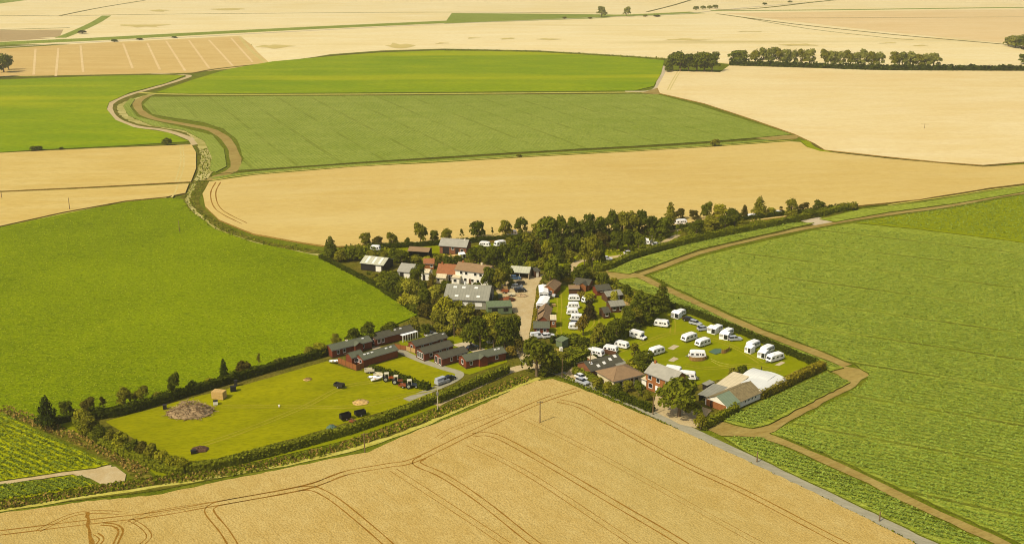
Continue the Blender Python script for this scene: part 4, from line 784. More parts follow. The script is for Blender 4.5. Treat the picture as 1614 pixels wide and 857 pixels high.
def bld(name, label, cat, A, B, dp, eave, rise, wall, roof, style='gx', ov=.3, win=(), doors=(), chim=(), sky=(), openf=False, roof2=None, group=None, base=None, flip=False):
    """house, shed or lodge: A-B is the foot of the wall that faces us, dp its depth; ridge along the front (gx), along the depth (gy), hipped, or a single slope (mono)"""
    o, rz, L = along(A, B); r = thing(name, label, cat, o, rz, group); h = L / 2
    m = MB()
    if style == 'gx': prof = [(0, 0), (dp, 0), (dp, eave), (dp / 2, eave + rise), (0, eave)]
    elif style == 'mono': prof = [(0, 0), (dp, 0), (dp, eave + rise), (0, eave)]
    else: prof = [(0, 0), (dp, 0), (dp, eave), (0, eave)]
    if openf:                                                                       # open-fronted: back, ends and posts
        t = .15
        m.box((-h, dp - t, 0), (h, dp, prof[2][1]))
        for x in (-h, h - t):
            m.prism(prof, x, x + t, axis='x')
        m.build('wall', wall, r)
        n = max(2, int(L / 3.5))
        for k in range(1, n): MB().box((-h + L * k / n - .1, .02, 0), (-h + L * k / n + .1, .22, eave - .02)).build('post', wall, r)
    elif style == 'gy':
        m.prism([(-h, 0), (h, 0), (h, eave), (0, eave + rise), (-h, eave)], 0, dp); m.build('wall', wall, r)
    else:
        m.prism(prof, -h, h, axis='x'); m.build('wall', wall, r)
    if base: MB().box((-h - .06, -.06, 0), (h + .06, dp + .06, .35)).build('base', base, r)
    t = .14
    def slope(pts, mt, nm='roof_slope'):
        m = MB(); P = [Vector(p) for p in pts]; n = (P[1] - P[0]).cross(P[2] - P[0]).normalized()
        if n.z < 0: P.reverse(); n = -n
        k = len(P); lo = [p + n * .012 for p in P]; hi = [p + n * t for p in P]
        m.face(hi); m.face(list(reversed(lo)))
        for i in range(k): m.face([lo[i], lo[(i + 1) % k], hi[(i + 1) % k], hi[i]])
        return m.build(nm, mt, r)
    z0 = eave; z1 = eave + rise
    def rr(u): return rise * u
    if style == 'gx':
        dz = rise / (dp / 2) * ov
        if roof2:
            xs, mt2 = roof2; xc = -h + L * xs
            slope([(-h - ov, -ov, z0 - dz), (xc, -ov, z0 - dz), (xc, dp / 2, z1), (-h - ov, dp / 2, z1)], mt2); slope([(xc, -ov, z0 - dz), (h + ov, -ov, z0 - dz), (h + ov, dp / 2, z1), (xc, dp / 2, z1)], roof)
        else: slope([(-h - ov, -ov, z0 - dz), (h + ov, -ov, z0 - dz), (h + ov, dp / 2, z1), (-h - ov, dp / 2, z1)], roof)
        slope([(-h - ov, dp / 2, z1), (h + ov, dp / 2, z1), (h + ov, dp + ov, z0 - dz), (-h - ov, dp + ov, z0 - dz)], roof)
        MB().tube((-h - ov, dp / 2, z1 + .1), (h + ov, dp / 2, z1 + .1), .13, n=6).build('ridge_cap', roof, r)
    elif style == 'gy':
        dz = rise / h * ov
        for s in (-1, 1): slope([(s * (h + ov), -ov, z0 - dz), (0, -ov, z1), (0, dp + ov, z1), (s * (h + ov), dp + ov, z0 - dz)], roof)
        MB().tube((0, -ov, z1 + .1), (0, dp + ov, z1 + .1), .13, n=6).build('ridge_cap', roof, r)
    elif style == 'hip':
        hh = min(h * .8, dp / 2); e = [(-h - ov, -ov, z0), (h + ov, -ov, z0), (h + ov, dp + ov, z0), (-h - ov, dp + ov, z0)]; a, b = (-h + hh, dp / 2, z1), (h - hh, dp / 2, z1)
        slope([e[0], e[1], b, a], roof); slope([e[1], e[2], b], roof); slope([e[2], e[3], a, b], roof); slope([e[3], e[0], a], roof)
        MB().tube((a[0], a[1], z1 + .1), (b[0], b[1], z1 + .1), .13, n=6).build('ridge_cap', roof, r)
    elif style in ('mono', 'flat'):
        zb = z1 if style == 'mono' else z0
        slope([(-h - ov, -ov, z0), (h + ov, -ov, z0), (h + ov, dp + ov, zb), (-h - ov, dp + ov, zb)], roof)
    if style in ('gx', 'hip', 'gy', 'mono'):
        dzg = rise / (dp / 2) * ov if style == 'gx' else 0
        if style != 'gy': MB().box((-h - ov, -ov - .12, z0 - dzg - .06), (h + ov, -ov - .01, z0 - dzg + .05)).build('gutter', 'metal_grey' if wall != 'timber_black' else 'dark_metal', r)
    for wv in win: window(r, wv[0], L, dp, *wv[1:5], *(wv[5:] if len(wv) > 5 else ()))
    for d in doors: door(r, d[0], L, dp, *d[1:])
    for (x, y, hh, mt) in chim:
        zz = z0 + rise * (1 - abs(y - dp / 2) / (dp / 2))
        c = MB().box((x - .35, y - .3, zz - .4), (x + .35, y + .3, z1 + hh)).build('chimney', mt, r)
        MB().tube((x, y, z1 + hh), (x, y, z1 + hh + .35), .14, .12).build('chimney_pot', 'roof_tile', c)
    for (x, v, sx, sv) in sky:                                                       # roof lights on the near slope, v = 0 eave .. 1 ridge
        m = MB(); n = Vector((0, -rise, dp / 2)).normalized(); P = []
        for (a, b) in ((-1, -1), (1, -1), (1, 1), (-1, 1)):
            vv = v + b * sv / 2; P.append(Vector((x + a * sx / 2, vv * dp / 2, z0 + vv * rise)) + n * (t + .01))
        hi = [p + n * .08 for p in P]; m.face(hi)
        for i in range(4): m.face([P[i], P[(i + 1) % 4], hi[(i + 1) % 4], hi[i]])
        m.build('roof_light', 'skylight', r)
    r['L'] = L
    return r
def porch(r, x0, x1, out, eave, rise, wall, roof, y0=0.):
    """a gabled bay or porch standing out from the front wall"""
    xm = (x0 + x1) / 2
    MB().prism([(x0, 0), (x1, 0), (x1, eave), (xm, eave + rise), (x0, eave)], y0 - out, y0 - .004).build('bay', wall, r)
    for s, xe in ((-1, x0 - .2), (1, x1 + .2)):
        ze = eave - .2 * rise / ((x1 - x0) / 2)
        m = MB(); P = [(xe, y0 - out - .25, ze), (xm, y0 - out - .25, eave + rise), (xm, y0 + 1.2, eave + rise), (xe, y0 + 1.2, ze)]
        P = [Vector(p) + Vector((0, 0, .02)) for p in P]; hi = [p + Vector((0, 0, .12)) for p in P]
        m.face(P); m.face(hi)
        for i in range(4): m.face([P[i], P[(i + 1) % 4], hi[(i + 1) % 4], hi[i]])
        m.build('bay_roof', roof, r)

W = lambda f, xs, z0, z1, w=1.0: [(f, x - w / 2, x + w / 2, z0, z1) for x in xs]
# farm group
b = bld('grey_shed', 'large grey-roofed shed with six pale roof lights beside the farmyard', 'shed', (700, 485), (769, 488), 14, 3.2, 3.0, 'roof_grey', 'roof_grey', 'gx', .3,
        sky=[(-4.6, .8, 1.2, .12), (-1.6, .8, 1.2, .12), (2.7, .8, 1.2, .12), (-3.4, .22, 1.2, .12), (.4, .22, 1.2, .12), (4., .22, 1.2, .12)], doors=[('r', 5, 9, 3., 'timber_black')], win=[('f', -2.6, .6, 1.3, 2.2, 'window_white', 'skylight'), ('f', 3.2, 5.4, 1.3, 2.2, 'window_white', 'skylight')])
MB().tube((-1.5, 7, 6.2), (-1.5, 7, 7.3), .3, .3, 8).build('ridge_vent', 'skylight', b)
for k, (x, A, B) in enumerate(((0, (769, 496), (807, 494)),)):
    g = bld('green_shed', 'low green sheet-metal lean-to shed joined to the grey shed', 'shed', A, B, 4.5, 2.6, .5, 'sheet_green', 'sheet_green', 'mono', .15, win=[('f', -2.6, -.9, 1.1, 2., 'dark_metal'), ('f', 1.3, 2.7, 1.1, 2., 'dark_metal')])
b = bld('farmhouse', 'long white two-storey farmhouse with a brown tiled roof', 'house', (718, 445), (770, 452), 6.0, 5.0, 1.9, 'white_wall', 'roof_brown', 'gx', .3,
        win=W('f', (-4.2, -2.2, 1.4, 3.5, 5.4), 3.5, 4.5, .95) + W('f', (-2.6, .2, 2.4, 4.6), 1., 2.1, 1.) + W('l', (3.,), 3., 4., .9), doors=[('f', -1.2, -.2, 2.1, 'timber_brown')], chim=[(2.6, 3.1, .8, 'cream_wall'), (-4.9, 3.1, .6, 'brick')])
bld('farmhouse_wing', 'lower white wing with orange tiled roof left of the farmhouse', 'house', (689, 441), (718, 443), 6.5, 2.6, 2.6, 'white_wall', 'roof_tile', 'gx', .3, win=W('f', (-1.8, .4), 1., 2., .9) + W('f', (2.2,), .9, 2.1, 1.2), doors=[('f', 1., 1.5, 2.1, 'dark_metal')], chim=[(-2.3, 3.2, .7, 'brick')])
bld('porch_extension', 'small white flat-roofed extension in front of the farmhouse', 'house', (712, 448), (724, 449), 2.4, 2.5, .3, 'white_wall', 'roof_cream', 'mono', .15, win=[('f', -.7, .4, 1., 2.)])
bld('garden_room', 'small pale-roofed lean-to in front of the orange tiled wing', 'shed', (688, 446), (702, 447), 3., 2.1, .9, 'cream_wall', 'roof_cream', 'gx', .2, win=W('f', (-.9,), .9, 1.7, .8))
bld('outhouse', 'small orange-roofed outhouse behind the farmhouse wing', 'shed', (668, 424), (684, 424), 4., 2.2, 1.3, 'brick', 'roof_tile', 'gx', .2, win=W('f', (1.,), .9, 1.7, .9))
bld('white_outhouse', 'narrow white-walled outhouse left of the orange wing', 'shed', (664, 441), (676, 442), 4, 2.8, .8, 'white_wall', 'roof_cream', 'gx', .15, doors=[('f', -.9, .1, 2.1, 'timber_black')])
bld('black_barn', 'black timber barn with striped pale sheet roof beside the pasture', 'barn', (569, 425), (604, 429), 8.5, 2.7, 1.6, 'timber_black', 'roof_pale', 'gx', .3, doors=[('r', 2.6, 5.6, 2.6, 'dark_metal'), ('f', 1.6, 3.9, 2.3, 'white_wall')], sky=[(-2.6, .5, .9, .85), (.2, .5, .9, .85), (2.8, .5, .9, .85)])
bld('small_grey_barn', 'small barn with a plain grey sheet roof below the shrubs', 'barn', (627, 437), (649, 439), 9, 2.4, 1.7, 'white_wall', 'roof_slate', 'gx', .3, doors=[('f', -1.8, -.4, 2., 'timber_black')])
bld('stable', 'open-fronted dark timber stable with brown-grey roof on the grass', 'stable', (644, 405), (675, 407), 5, 2.6, .9, 'timber_black', 'roof_brown', 'gx', .35, openf=True)
bld('brick_barn', 'red brick barn with grey roof and openings behind the farmhouse', 'barn', (693, 399), (735, 402), 6.5, 3.3, 2.0, 'brick_dark', 'roof_slate', 'gx', .3, win=[('f', -.6, .4, 2., 2.9), ('f', 3.2, 4.2, 1.2, 2.2)], doors=[('f', -4.2, -1.6, 2.6, 'timber_black'), ('f', 1.0, 2.4, 2.4, 'timber_black')], chim=[(4., 3.2, .3, 'white_wall')])
bld('garage', 'open cream garage with pale green roof at the top of the farmyard', 'garage', (804, 438), (833, 440), 6.5, 2.4, 1.2, 'cream_wall', 'roof_pale', 'gx', .3, openf=True)
bld('garage_store', 'small brown store with a white door beside the cream garage', 'shed', (843, 437), (851, 436), 3, 2.3, .4, 'timber_brown', 'roof_dark', 'mono', .15, doors=[('f', -.5, .5, 2., 'white_wall')])
# holiday lodges
LG = 'red timber holiday lodges'
def lodge(label, A, B, dp=4.2, win=(), bay=None, bay2=None, wall='timber_red', roof='roof_green', lights=(), veranda=None, eave=2.5, rise=.9, doors=(), grp=LG, chim=()):
    r = bld('holiday_lodge', label, 'lodge', A, B, dp, eave, rise, wall, roof, 'gx', .25, win=win, doors=doors, base='timber_brown', group=grp, chim=chim)
    L = r['L']
    for x in lights:
        MB().box((x - .35, dp * .28, eave + rise * .56 + .1), (x + .35, dp * .42, eave + rise * .84 + .14)).build('roof_vent', 'skylight', r)
    if bay: porch(r, bay[0], bay[1], .9, eave - .02, .75, wall, roof)
    if veranda:
        m = MB(); x0, x1, out = veranda
        MB().box((x0, -out, 0), (x1, -.004, .4)).build('veranda_deck', 'timber_pale', r)
        for k in range(int((x1 - x0) / .9) + 1): MB().box((x0 + k * .9, -out, .4), (x0 + k * .9 + .08, -out + .08, 1.3)).build('baluster', wall, r)
        MB().box((x0, -out - .01, 1.3), (x1, -out + .09, 1.38)).build('rail', wall, r)
    return r
lodge('red lodge with projecting gable, furthest left beside the dark hedge', (524, 564), (586, 549), 4.4, W('f', (-4.6, -2.6, 3.6), 1., 2., .8), (.6, 3.2), lights=(4.5,), chim=[(-.6, 2.2, .3, 'white_wall')])
lodge('long red lodge behind the orange fence, nearest the machinery', (573, 579), (627, 563), 4.2, W('l', (1.4, 2.9), 1., 2., .8), lights=(-4.6, -3.4, -2., 3., 4.6), roof='roof_green')
lodge('small gabled red lodge annex inside the orange fence', (555, 576), (573, 571), 3.4, W('f', (-.6,), 1., 1.9, .7), lights=())
lodge('long dark-roofed lodge with white end windows behind the white pergola', (592, 546), (652, 531), 4.2, W('f', (-5.6, -4.2), .9, 2.1, .8) + W('l', (1.2, 2.8), .9, 2.1, .8), lights=(1., 3.), roof='roof_dark')
lodge('red lodge at the back of the middle group, left one', (655, 557), (689, 548), 4., W('f', (-1.4, 1.6), 1., 2., .8) + W('l', (2.,), .9, 2.1, 1.), lights=(), roof='roof_dark')
lodge('small brown lodge at the back of the middle group, right one', (688, 547), (705, 543), 3.6, W('f', (0,), 1., 2., .7), lights=(1.2,), roof='roof_dark')
lodge('red lodge in the centre of the middle group with a front deck', (669, 569), (714, 556), 4.2, W('f', (-2.8, .6, 3.2), 1., 2., .8) + W('l', (1., 2.1, 3.2), .5, 2.2, .8), roof='roof_dark', lights=())
lodge('red lodge with two tall white glazed end doors facing the lodge road', (697, 577), (737, 566), 4.2, W('f', (-1.2, 1.2, 3.6), 1., 2., .7) + W('l', (1.1, 3.1), .3, 2.2, 1.1), roof='roof_dark', lights=())
lodge('wide red lodge with a gabled bay, nearest the clipped driveway hedge', (735, 581), (797, 567), 4.6, W('f', (-5., 3.6), 1., 2., .8) + W('l', (2.3,), .9, 2.1, 1.), (-2.6, .0), lights=(4., 5.2), roof='roof_green')
# brown cabins round the lawn
CG = 'brown timber cabins round the lawn'
bld('cabin', 'brown cabin with a rounded gable under the tree beside the lane', 'cabin', (855, 465), (873, 467), 8, 2.4, 1.5, 'timber_orange', 'roof_brown', 'gy', .3, win=W('f', (-1., 1.), 1., 1.9, .7), group=CG)
c = bld('cabin', 'orange-brown cabin with a gabled porch at the top of the lawn', 'cabin', (905, 455), (928, 458), 5, 2.3, 1.0, 'timber_orange', 'roof_dark', 'gx', .3, win=W('f', (-1.8,), 1., 1.9, .8), group=CG); porch(c, -.4, 2.2, 1.6, 2.2, .9, 'timber_orange', 'roof_dark')
bld('cabin', 'low dark-roofed cabin right of the porched cabin', 'cabin', (941, 466), (962, 464), 4.5, 2.1, 1.0, 'timber_red', 'roof_dark', 'gx', .3, win=W('f', (0,), 1., 1.8, .7), group=CG)
bld('cabin', 'grey-roofed dark cabin on the right side of the lawn, upper one', 'cabin', (957, 477), (980, 474), 4.5, 2.4, .9, 'timber_brown', 'roof_grey', 'gx', .35, win=W('f', (-.9, .3), .9, 2.1, .8), doors=[('f', 1.2, 1.9, 2., 'white_wall')], group=CG)
bld('cabin', 'grey-roofed dark cabin with white windows, lower one', 'cabin', (963, 493), (984, 491), 4.5, 2.4, .9, 'timber_brown', 'roof_grey', 'gx', .35, win=W('f', (-1.2, 1.2), .9, 2.0, 1.), group=CG)
bld('cabin', 'small brown cabin in front of the trees on the right of the lawn', 'cabin', (952, 502), (961, 501), 4.2, 2.2, .9, 'timber_brown', 'roof_dark', 'gx', .25, win=W('f', (0,), .9, 1.9, .8), group=CG)
bld('cabin', 'brown-roofed shed at the head of the column of white vans', 'cabin', (897, 464), (913, 464), 4.0, 2.1, .5, 'timber_brown', 'roof_brown', 'gx', .2, group=CG)
bld('cabin', 'stone-coloured gabled cabin beside the lane, upper of two', 'cabin', (848, 503), (866, 504), 5.5, 2.2, 1.5, 'timber_brown', 'roof_brown', 'gy', .3, win=W('f', (0,), 1., 1.9, .8), group=CG)
bld('cabin', 'stone-coloured gabled cabin beside the lane, lower of two', 'cabin', (846, 515), (865, 516), 5.5, 2.2, 1.5, 'timber_red', 'roof_brown', 'gy', .3, win=W('f', (0,), 1., 1.9, .8), group=CG)
bld('cabin', 'red cabin with a green roof at the bottom of the lane hedge', 'cabin', (842, 527), (865, 527), 4.4, 2.4, 1.1, 'timber_red', 'roof_green', 'gx', .3, win=W('f', (-1., 1.), .9, 1.9, .8), group=CG)
bld('cabin', 'tall narrow orange shed with a cream roof beside the gabled cabins', 'cabin', (868, 516), (876, 516), 3.4, 2.6, .4, 'timber_orange', 'roof_cream', 'mono', .2, win=W('f', (0,), 1.2, 1.9, .5), group=CG)
bld('green_garden_shed', 'small green shed below the hedge of the lodge lawn', 'shed', (876, 545), (886, 549), 2.6, 2.1, .5, 'sheet_green', 'sheet_green', 'mono', .1)
# south-east group
bld('brick_house', 'two-storey orange brick house with a grey slate roof', 'house', (1017, 612), (1060, 629), 6.2, 5.0, 2.0, 'brick', 'roof_slate', 'gx', .35, win=W('f', (-3.4, -.4, 2.8), 3.3, 4.4, 1.1) + W('f', (-3., .6, 3.2), .9, 2.1, 1.2) + W('l', (3.1,), 3.3, 4.3, 1.), doors=[('f', -1.3, -.4, 2.1, 'white_gloss')], chim=[(-4.2, 3.1, .7, 'brick')])
bld('white_annex', 'small white annex against the left end of the brick house', 'house', (1011, 610), (1018, 613), 3., 2.6, .4, 'white_wall', 'roof_cream', 'mono', .15)
bld('bungalow', 'bungalow with a hipped brown tiled roof and white eaves', 'house', (967, 614), (1012, 603), 8, 2.6, 1.9, 'cream_wall', 'roof_brown', 'hip', .5, win=W('f', (-2.6, 0, 2.8), .9, 2., 1.3), doors=[('f', 1., 1.7, 2.1, 'timber_brown')])
bld('brick_bungalow', 'long low brick bungalow with a dark roof and white roof lights', 'house', (931, 595), (982, 582), 6.5, 2.2, 1.5, 'brick_dark', 'roof_dark', 'gx', .3, win=W('f', (-3.6, -2., .6, 2.2, 3.6), 1., 1.7, .7), sky=[(-4.2, .7, .8, .3), (-2.6, .25, .9, .3), (-.2, .4, .9, .3), (2.4, .6, .9, .3), (4.6, .8, 1., .3)])
bld('white_utility_hut', 'small white hut between the brick bungalow and hipped bungalow', 'shed', (973, 587), (988, 583), 2.5, 2.1, .3, 'white_wall', 'roof_grey', 'mono', .1, win=W('f', (.4,), .9, 1.7, .6))
bld('brick_shed', 'tiny red brick shed behind the brick bungalow', 'shed', (936, 580), (944, 577), 2.6, 2., .6, 'brick', 'roof_cream', 'mono', .15)
bld('red_barn', 'low barn with a mossy roof, teal front bay and white side wall', 'barn', (1146, 651), (1198, 628), 7.4, 1.9, 1.9, 'white_wall', 'roof_moss', 'gx', .3, roof2=(.36, 'roof_teal'), win=W('f', (0.5, 2., 3.5, 5.), .9, 1.5, .5), doors=[('l', .4, 7., 1.9, 'brick'), ('l', 4.6, 5.6, 1.9, 'timber_black'),])
bld('open_cart_shed', 'open-fronted black shed with grey-green roof left of the mossy barn', 'shed', (1101, 632), (1121, 638), 8.2, 2.0, .3, 'timber_black', 'roof_grey', 'mono', .25, openf=True)
bld('cream_roof_shed', 'wide shed with a flat cream sheet roof behind the mossy barn', 'shed', (1122, 622), (1147, 629), 12.5, 2.2, .4, 'cream_wall', 'roof_cream', 'mono', .2)
bld('small_sheet_shelter', 'tiny grey lean-to shelter behind the black cart shed', 'shed', (1107, 613), (1114, 616), 2.8, 1.6, .3, 'timber_black', 'roof_grey', 'mono', .15)
def marquee(label, A, B, dp, eave, rise, openl=False):
    """white sheeted hall with a rounded roof"""
    o, rz, L = along(A, B); r = thing('marquee', label, 'marquee', o, rz, 'white sheeted halls'); h = L / 2
    prof = [(0, eave)] + [(dp / 2 - dp / 2 * math.cos(t), eave + rise * math.sin(t)) for t in [math.pi * k / 8 for k in range(1, 8)]] + [(dp, eave)]
    m = MB()
    for k in range(8):
        (a, za), (b, zb) = prof[k], prof[k + 1]; m.face([(-h, a, za), (h, a, za), (h, b, zb), (-h, b, zb)])
    m.build('roof_sheet', 'roof_white', r)
    MB().box((-h + .05, .02, 0), (h - .05, .12, eave)).build('side_wall', 'white_canvas', r) if not openl else None
    MB().box((-h + .05, dp - .12, 0), (h - .05, dp - .02, eave)).build('side_wall', 'white_canvas', r)
    for x in (-h + .02, h - .02):
        if openl and x < 0: continue
        m = MB(); m.face([(x, 0, 0), (x, dp, 0)] + [(x, a, z) for a, z in reversed(prof)]); m.build('end_wall', 'white_canvas', r)
    for k in range(int(L / 4) + 1):
        x = min(-h + .1 + k * 4, h - .1)
        MB().tube((x, .08, 0), (x, .08, eave), .07).build('post', 'metal_grey', r)
    return r
marquee('white round-roofed hall with an open front, back one of two', (1166, 606), (1205, 617), 8.5, 2.1, .9, True)
marquee('white round-roofed hall beside the golden hedge, front one of two', (1198, 628), (1240, 609), 8., 2.0, .8)

# ------------------------------------------------------------------ caravans, vehicles and camp things
def round_prof(pts): return [tuple(p) for p in smooth([Vector((a, z, 0)) for a, z in pts], 3, True)]
def shell(prof2, w, m, inset=.1):
    """a moulded body: side profile swept across the width with tucked-in edges"""
    cx = sum(p[0] for p in prof2) / len(prof2); cz = sum(p[1] for p in prof2) / len(prof2)
    rings = []
    for y, k in ((0, .955), (.07, 1.), (w - .07, 1.), (w, .955)):
        rings.append([(cx + (a - cx) * k, y, cz + (z - cz) * k) for a, z in prof2])
    n = len(prof2)
    for r0, r1 in zip(rings, rings[1:]):
        for i in range(n): m.face([r0[i], r0[(i + 1) % n], r1[(i + 1) % n], r1[i]])
    m.face(list(reversed(rings[0]))); m.face(rings[-1])
def wheel(r, x, y, rad, wd, side):
    y1 = y + side * wd
    t = MB().tube((x, y, rad), (x, y1, rad), rad, n=12).build('wheel', 'rubber', r)
    MB().tube((x, y1 - side * .01, rad), (x, y1 + side * .02, rad), rad * .58, n=10).build('rim', 'chrome', t)
def make_caravan():
    r = link('touring_caravan', None); L, w = 5.6, 2.25; h = L / 2
    prof = [(-h, .5), (-h - .03, 1.1), (-h + .28, 2.15), (-h + .7, 2.52), (0, 2.6), (h - .7, 2.52), (h - .3, 2.25), (h + .02, 1.3), (h - .05, .55), (0, .45)]
    m = MB(); shell([tuple(p[:2]) for p in smooth([Vector((a, z, 0)) for a, z in prof], 2, True)], w, m); m.build('body', 'white_gloss', r)
    for y0, y1 in ((-.012, .02), (w - .02, w + .012)):
        for (a, b, z0, z1) in ((-2.2, -1.35, 1.35, 1.95), (-.55, .35, 1.35, 1.95), (1.35, 2.15, 1.35, 1.95)): MB().box((a, y0, z0), (b, y1, z1)).build('window', 'glass', r)
        MB().box((-2.7, y0 + .002, 1.02), (2.72, y1 - .002, 1.1)).build('stripe', 'stripe', r)
    d = MB().box((.55, -.014, .62), (1.15, .02, 2.2)).build('door', 'white_gloss', r); MB().box((.65, -.024, 1.45), (1.05, -.016, 2.0)).build('door_pane', 'glass', d)
    m = MB(); m.face([(-h - .05, .3, 1.25), (-h - .05, w - .3, 1.25), (-h + .16, w - .3, 1.95), (-h + .16, .3, 1.95)]); m.build('front_window', 'glass', r)
    m = MB(); m.face([(h + .05, w - .4, 1.3), (h + .05, .4, 1.3), (h - .16, .4, 1.95), (h - .16, w - .4, 1.95)]); m.build('rear_window', 'glass', r)
    MB().box((-.9, .7, 2.6), (-.2, 1.3, 2.68)).build('roof_vent', 'skylight', r)
    wheel(r, .25, .28, .33, .2, -1); wheel(r, .25, w - .28, .33, .2, 1)
    m = MB(); m.tube((-h, .5, .5), (-h - 1.15, w / 2, .45), .05); m.tube((-h, w - .5, .5), (-h - 1.15, w / 2, .45), .05); m.box((-h - .7, w / 2 - .25, .5), (-h - .35, w / 2 + .25, .85)); m.build('drawbar', 'metal_grey', r)
    return r
CV = make_caravan(); first = [True]
def caravan(A, B, label, flip=False, sc=None):
    o, rz, L = along(A, B)
    c = CV if first[0] else copy_tree(CV)
    first[0] = False
    k = (sc or max(.72, min(1.2, L / 5.9))) * .97
    c.scale = (k * (-1 if flip else 1), .94 if k > .8 else .86, .87 if k > .8 else .8); c.location = o; c.rotation_euler = (0, 0, rz)
    tag(c, label, 'caravan', 'white touring caravans'); return c
caravan((1029, 514), (1053, 517.5), 'white caravan alone at the upper left of the touring field')
caravan((1080, 541), (1100, 534), 'white caravan in the middle of the touring field, upper of two together', True)
caravan((1102, 549), (1121, 542.5), 'white caravan in the middle of the touring field, lower of two together', True)
caravan((1085, 565), (1114, 566), 'white caravan behind the curved brown windbreak')
caravan((1028, 562.5), (1049, 556), 'white caravan above the white pitch slab on the left')
caravan((926, 559.5), (946, 564), 'white caravan nearest the lane hedge, left of three in line', sc=.95)
caravan((949, 554), (972, 558), 'white caravan above dark skirt boards, middle of three in line')
caravan((967, 546.5), (988, 551.5), 'white caravan at the right of three in line by the hedge')
caravan((1050, 589), (1068, 592), 'white caravan behind the brick house, left of two', True, .9)
caravan((1073, 598), (1092, 600), 'white caravan behind the brick house, right of two', True, .9)
caravan((1147, 531), (1155, 527), 'white caravan behind the grey awning near the right hedge, upper one', sc=.8)
caravan((1183, 553), (1199, 546), 'white caravan beside its awning, first of three near the right hedge', sc=.9)
caravan((1205, 561), (1222, 553), 'white caravan behind its awning, second of three near the right hedge', sc=.9)
caravan((1214, 573), (1237, 566), 'white caravan without awning, last of three near the right hedge')
caravan((1069, 501), (1082, 496), 'white caravan behind an awning at the top of the touring field', sc=.75)
caravan((1128, 526), (1139, 521), 'white caravan behind the awning beside the right hedge, top', sc=.8)
caravan((757, 389), (769, 390), 'white caravan left of two among the shrubs behind the farmhouse', True, .8)
caravan((782, 390), (799, 387), 'white caravan right of two among the shrubs behind the farmhouse')
caravan((800, 372), (816, 371), 'white caravan half hidden under the north row of trees')
caravan((1065, 355), (1084, 354), 'white caravan at the foot of the tall trees by the wheat')
caravan((1007, 384), (1025, 387), 'white caravan beside the slim birch under the belt')
caravan((583, 395), (598, 396), 'white caravan in the corner left of the stable grass')
caravan((1180, 346), (1192, 344), 'white caravan inside the slanting hedge, left of two far ones', sc=.8)
caravan((1219, 341), (1233, 339), 'white caravan inside the slanting hedge, right of two far ones', sc=.8)
# white vans of the column on the lodge lawn
for k, (A, B, w_) in enumerate((((896, 475), (914, 475), 'topmost'), ((895, 487), (913, 487), 'second'), ((893, 497), (912, 497), 'third'), ((902, 506), (916, 506), 'fourth'), ((898, 520), (914, 520), 'lowest'))):
    caravan(A, B, f'white caravan in the column on the lodge lawn, {w_} of five', k % 2 == 0)
caravan((923, 478), (934, 476), 'small white caravan behind the dark purple tree', sc=.72)
def static(A, B, dp, label):
    o, rz, L = along(A, B); r = thing('static_caravan', label, 'caravan', o, rz, 'white static caravans'); h = L / 2
    MB().prism([(-h, .5), (h, .5), (h, 2.6), (0, 2.95), (-h, 2.6)], 0, dp).build('body', 'white_gloss', r)
    for s in (-1, 1):
        m = MB(); P = [(s * (h + .12), -.15, 2.63), (0, -.15, 3.02), (0, dp + .15, 3.02), (s * (h + .12), dp + .15, 2.63)]; m.face(P); m.face([(a, b, c + .06) for a, b, c in P]); m.build('roof_slope', 'white_roof', r)
    for x0, x1 in ((-h + .25, -.1), (.1, h - .25)): MB().box((x0, -.03, 1.2), (x1, -.002, 2.2)).build('window', 'glass', r)
    for k in range(3): MB().box((h + .002, 1 + k * dp / 3, 1.2), (h + .03, 2. + k * dp / 3, 2.)).build('window', 'glass', r)
    MB().box((-h + .15, .1, 0), (h - .15, dp - .1, .498)).build('skirt', 'grey_canvas', r)
static((850, 473), (864, 473), 8.5, 'white static caravan beside the lane, upper of two')
static((845, 491), (860, 492), 8.5, 'white static caravan beside the lane, lower of two')
def awning(A, B, dp, label, hf=1.75, hb=2.1, grey=True):
    o, rz, L = along(A, B); r = thing('awning', label, 'awning', o, rz, 'caravan awnings'); h = L / 2
    MB().prism([(0, 0), (dp, 0), (dp, hb), (dp * .5, hb + .02), (0, hf)], -h, h, axis='x').build('canvas', 'white_canvas', r)
    n = max(2, int(L / 1.1))
    for k in range(n):
        x0 = -h + L * k / n + .12; x1 = -h + L * (k + 1) / n - .12
        MB().box((x0, -.03, .25 if k == n // 2 else .9), (x1, -.003, 1.75)).build('panel', 'grey_canvas' if k != n // 2 else 'glass', r)
    for x in (-h, h): MB().tube((x, -.02, 0), (x, -.02, hf), .03).build('pole', 'metal_grey', r)
awning((1057, 500), (1069, 503), 2.4, 'white awning with grey panels at the top of the touring field')
awning((1114, 524), (1127, 527.5), 2.4, 'white awning with dark door beside the right hedge, top one')
awning((1133, 534), (1147, 536.5), 2.4, 'white awning with a dark window above the silver car')
awning((1173, 555), (1183, 558), 2.5, 'open white awning of the first caravan near the right hedge')
awning((1193, 563), (1205, 566), 2.6, 'white awning of the second caravan near the right hedge')
awning((725, 408), (734, 407), 2.2, 'small white tent below the red brick barn')
def pergola():
    o, rz, L = along((635, 539), (659, 532)); r = thing('pergola', 'white slatted pergola in front of the long dark lodge', 'pergola', o, rz); h = L / 2
    MB().box((-h, 0, 2.0), (h, 2.2, 2.12)).build('roof', 'white_canvas', r)
    for k in range(7): MB().box((-h + k * (L - .25) / 6, -.05, 0), (-h + .25 + k * (L - .25) / 6, .12, 2.)).build('slat', 'white_wall', r)
pergola()
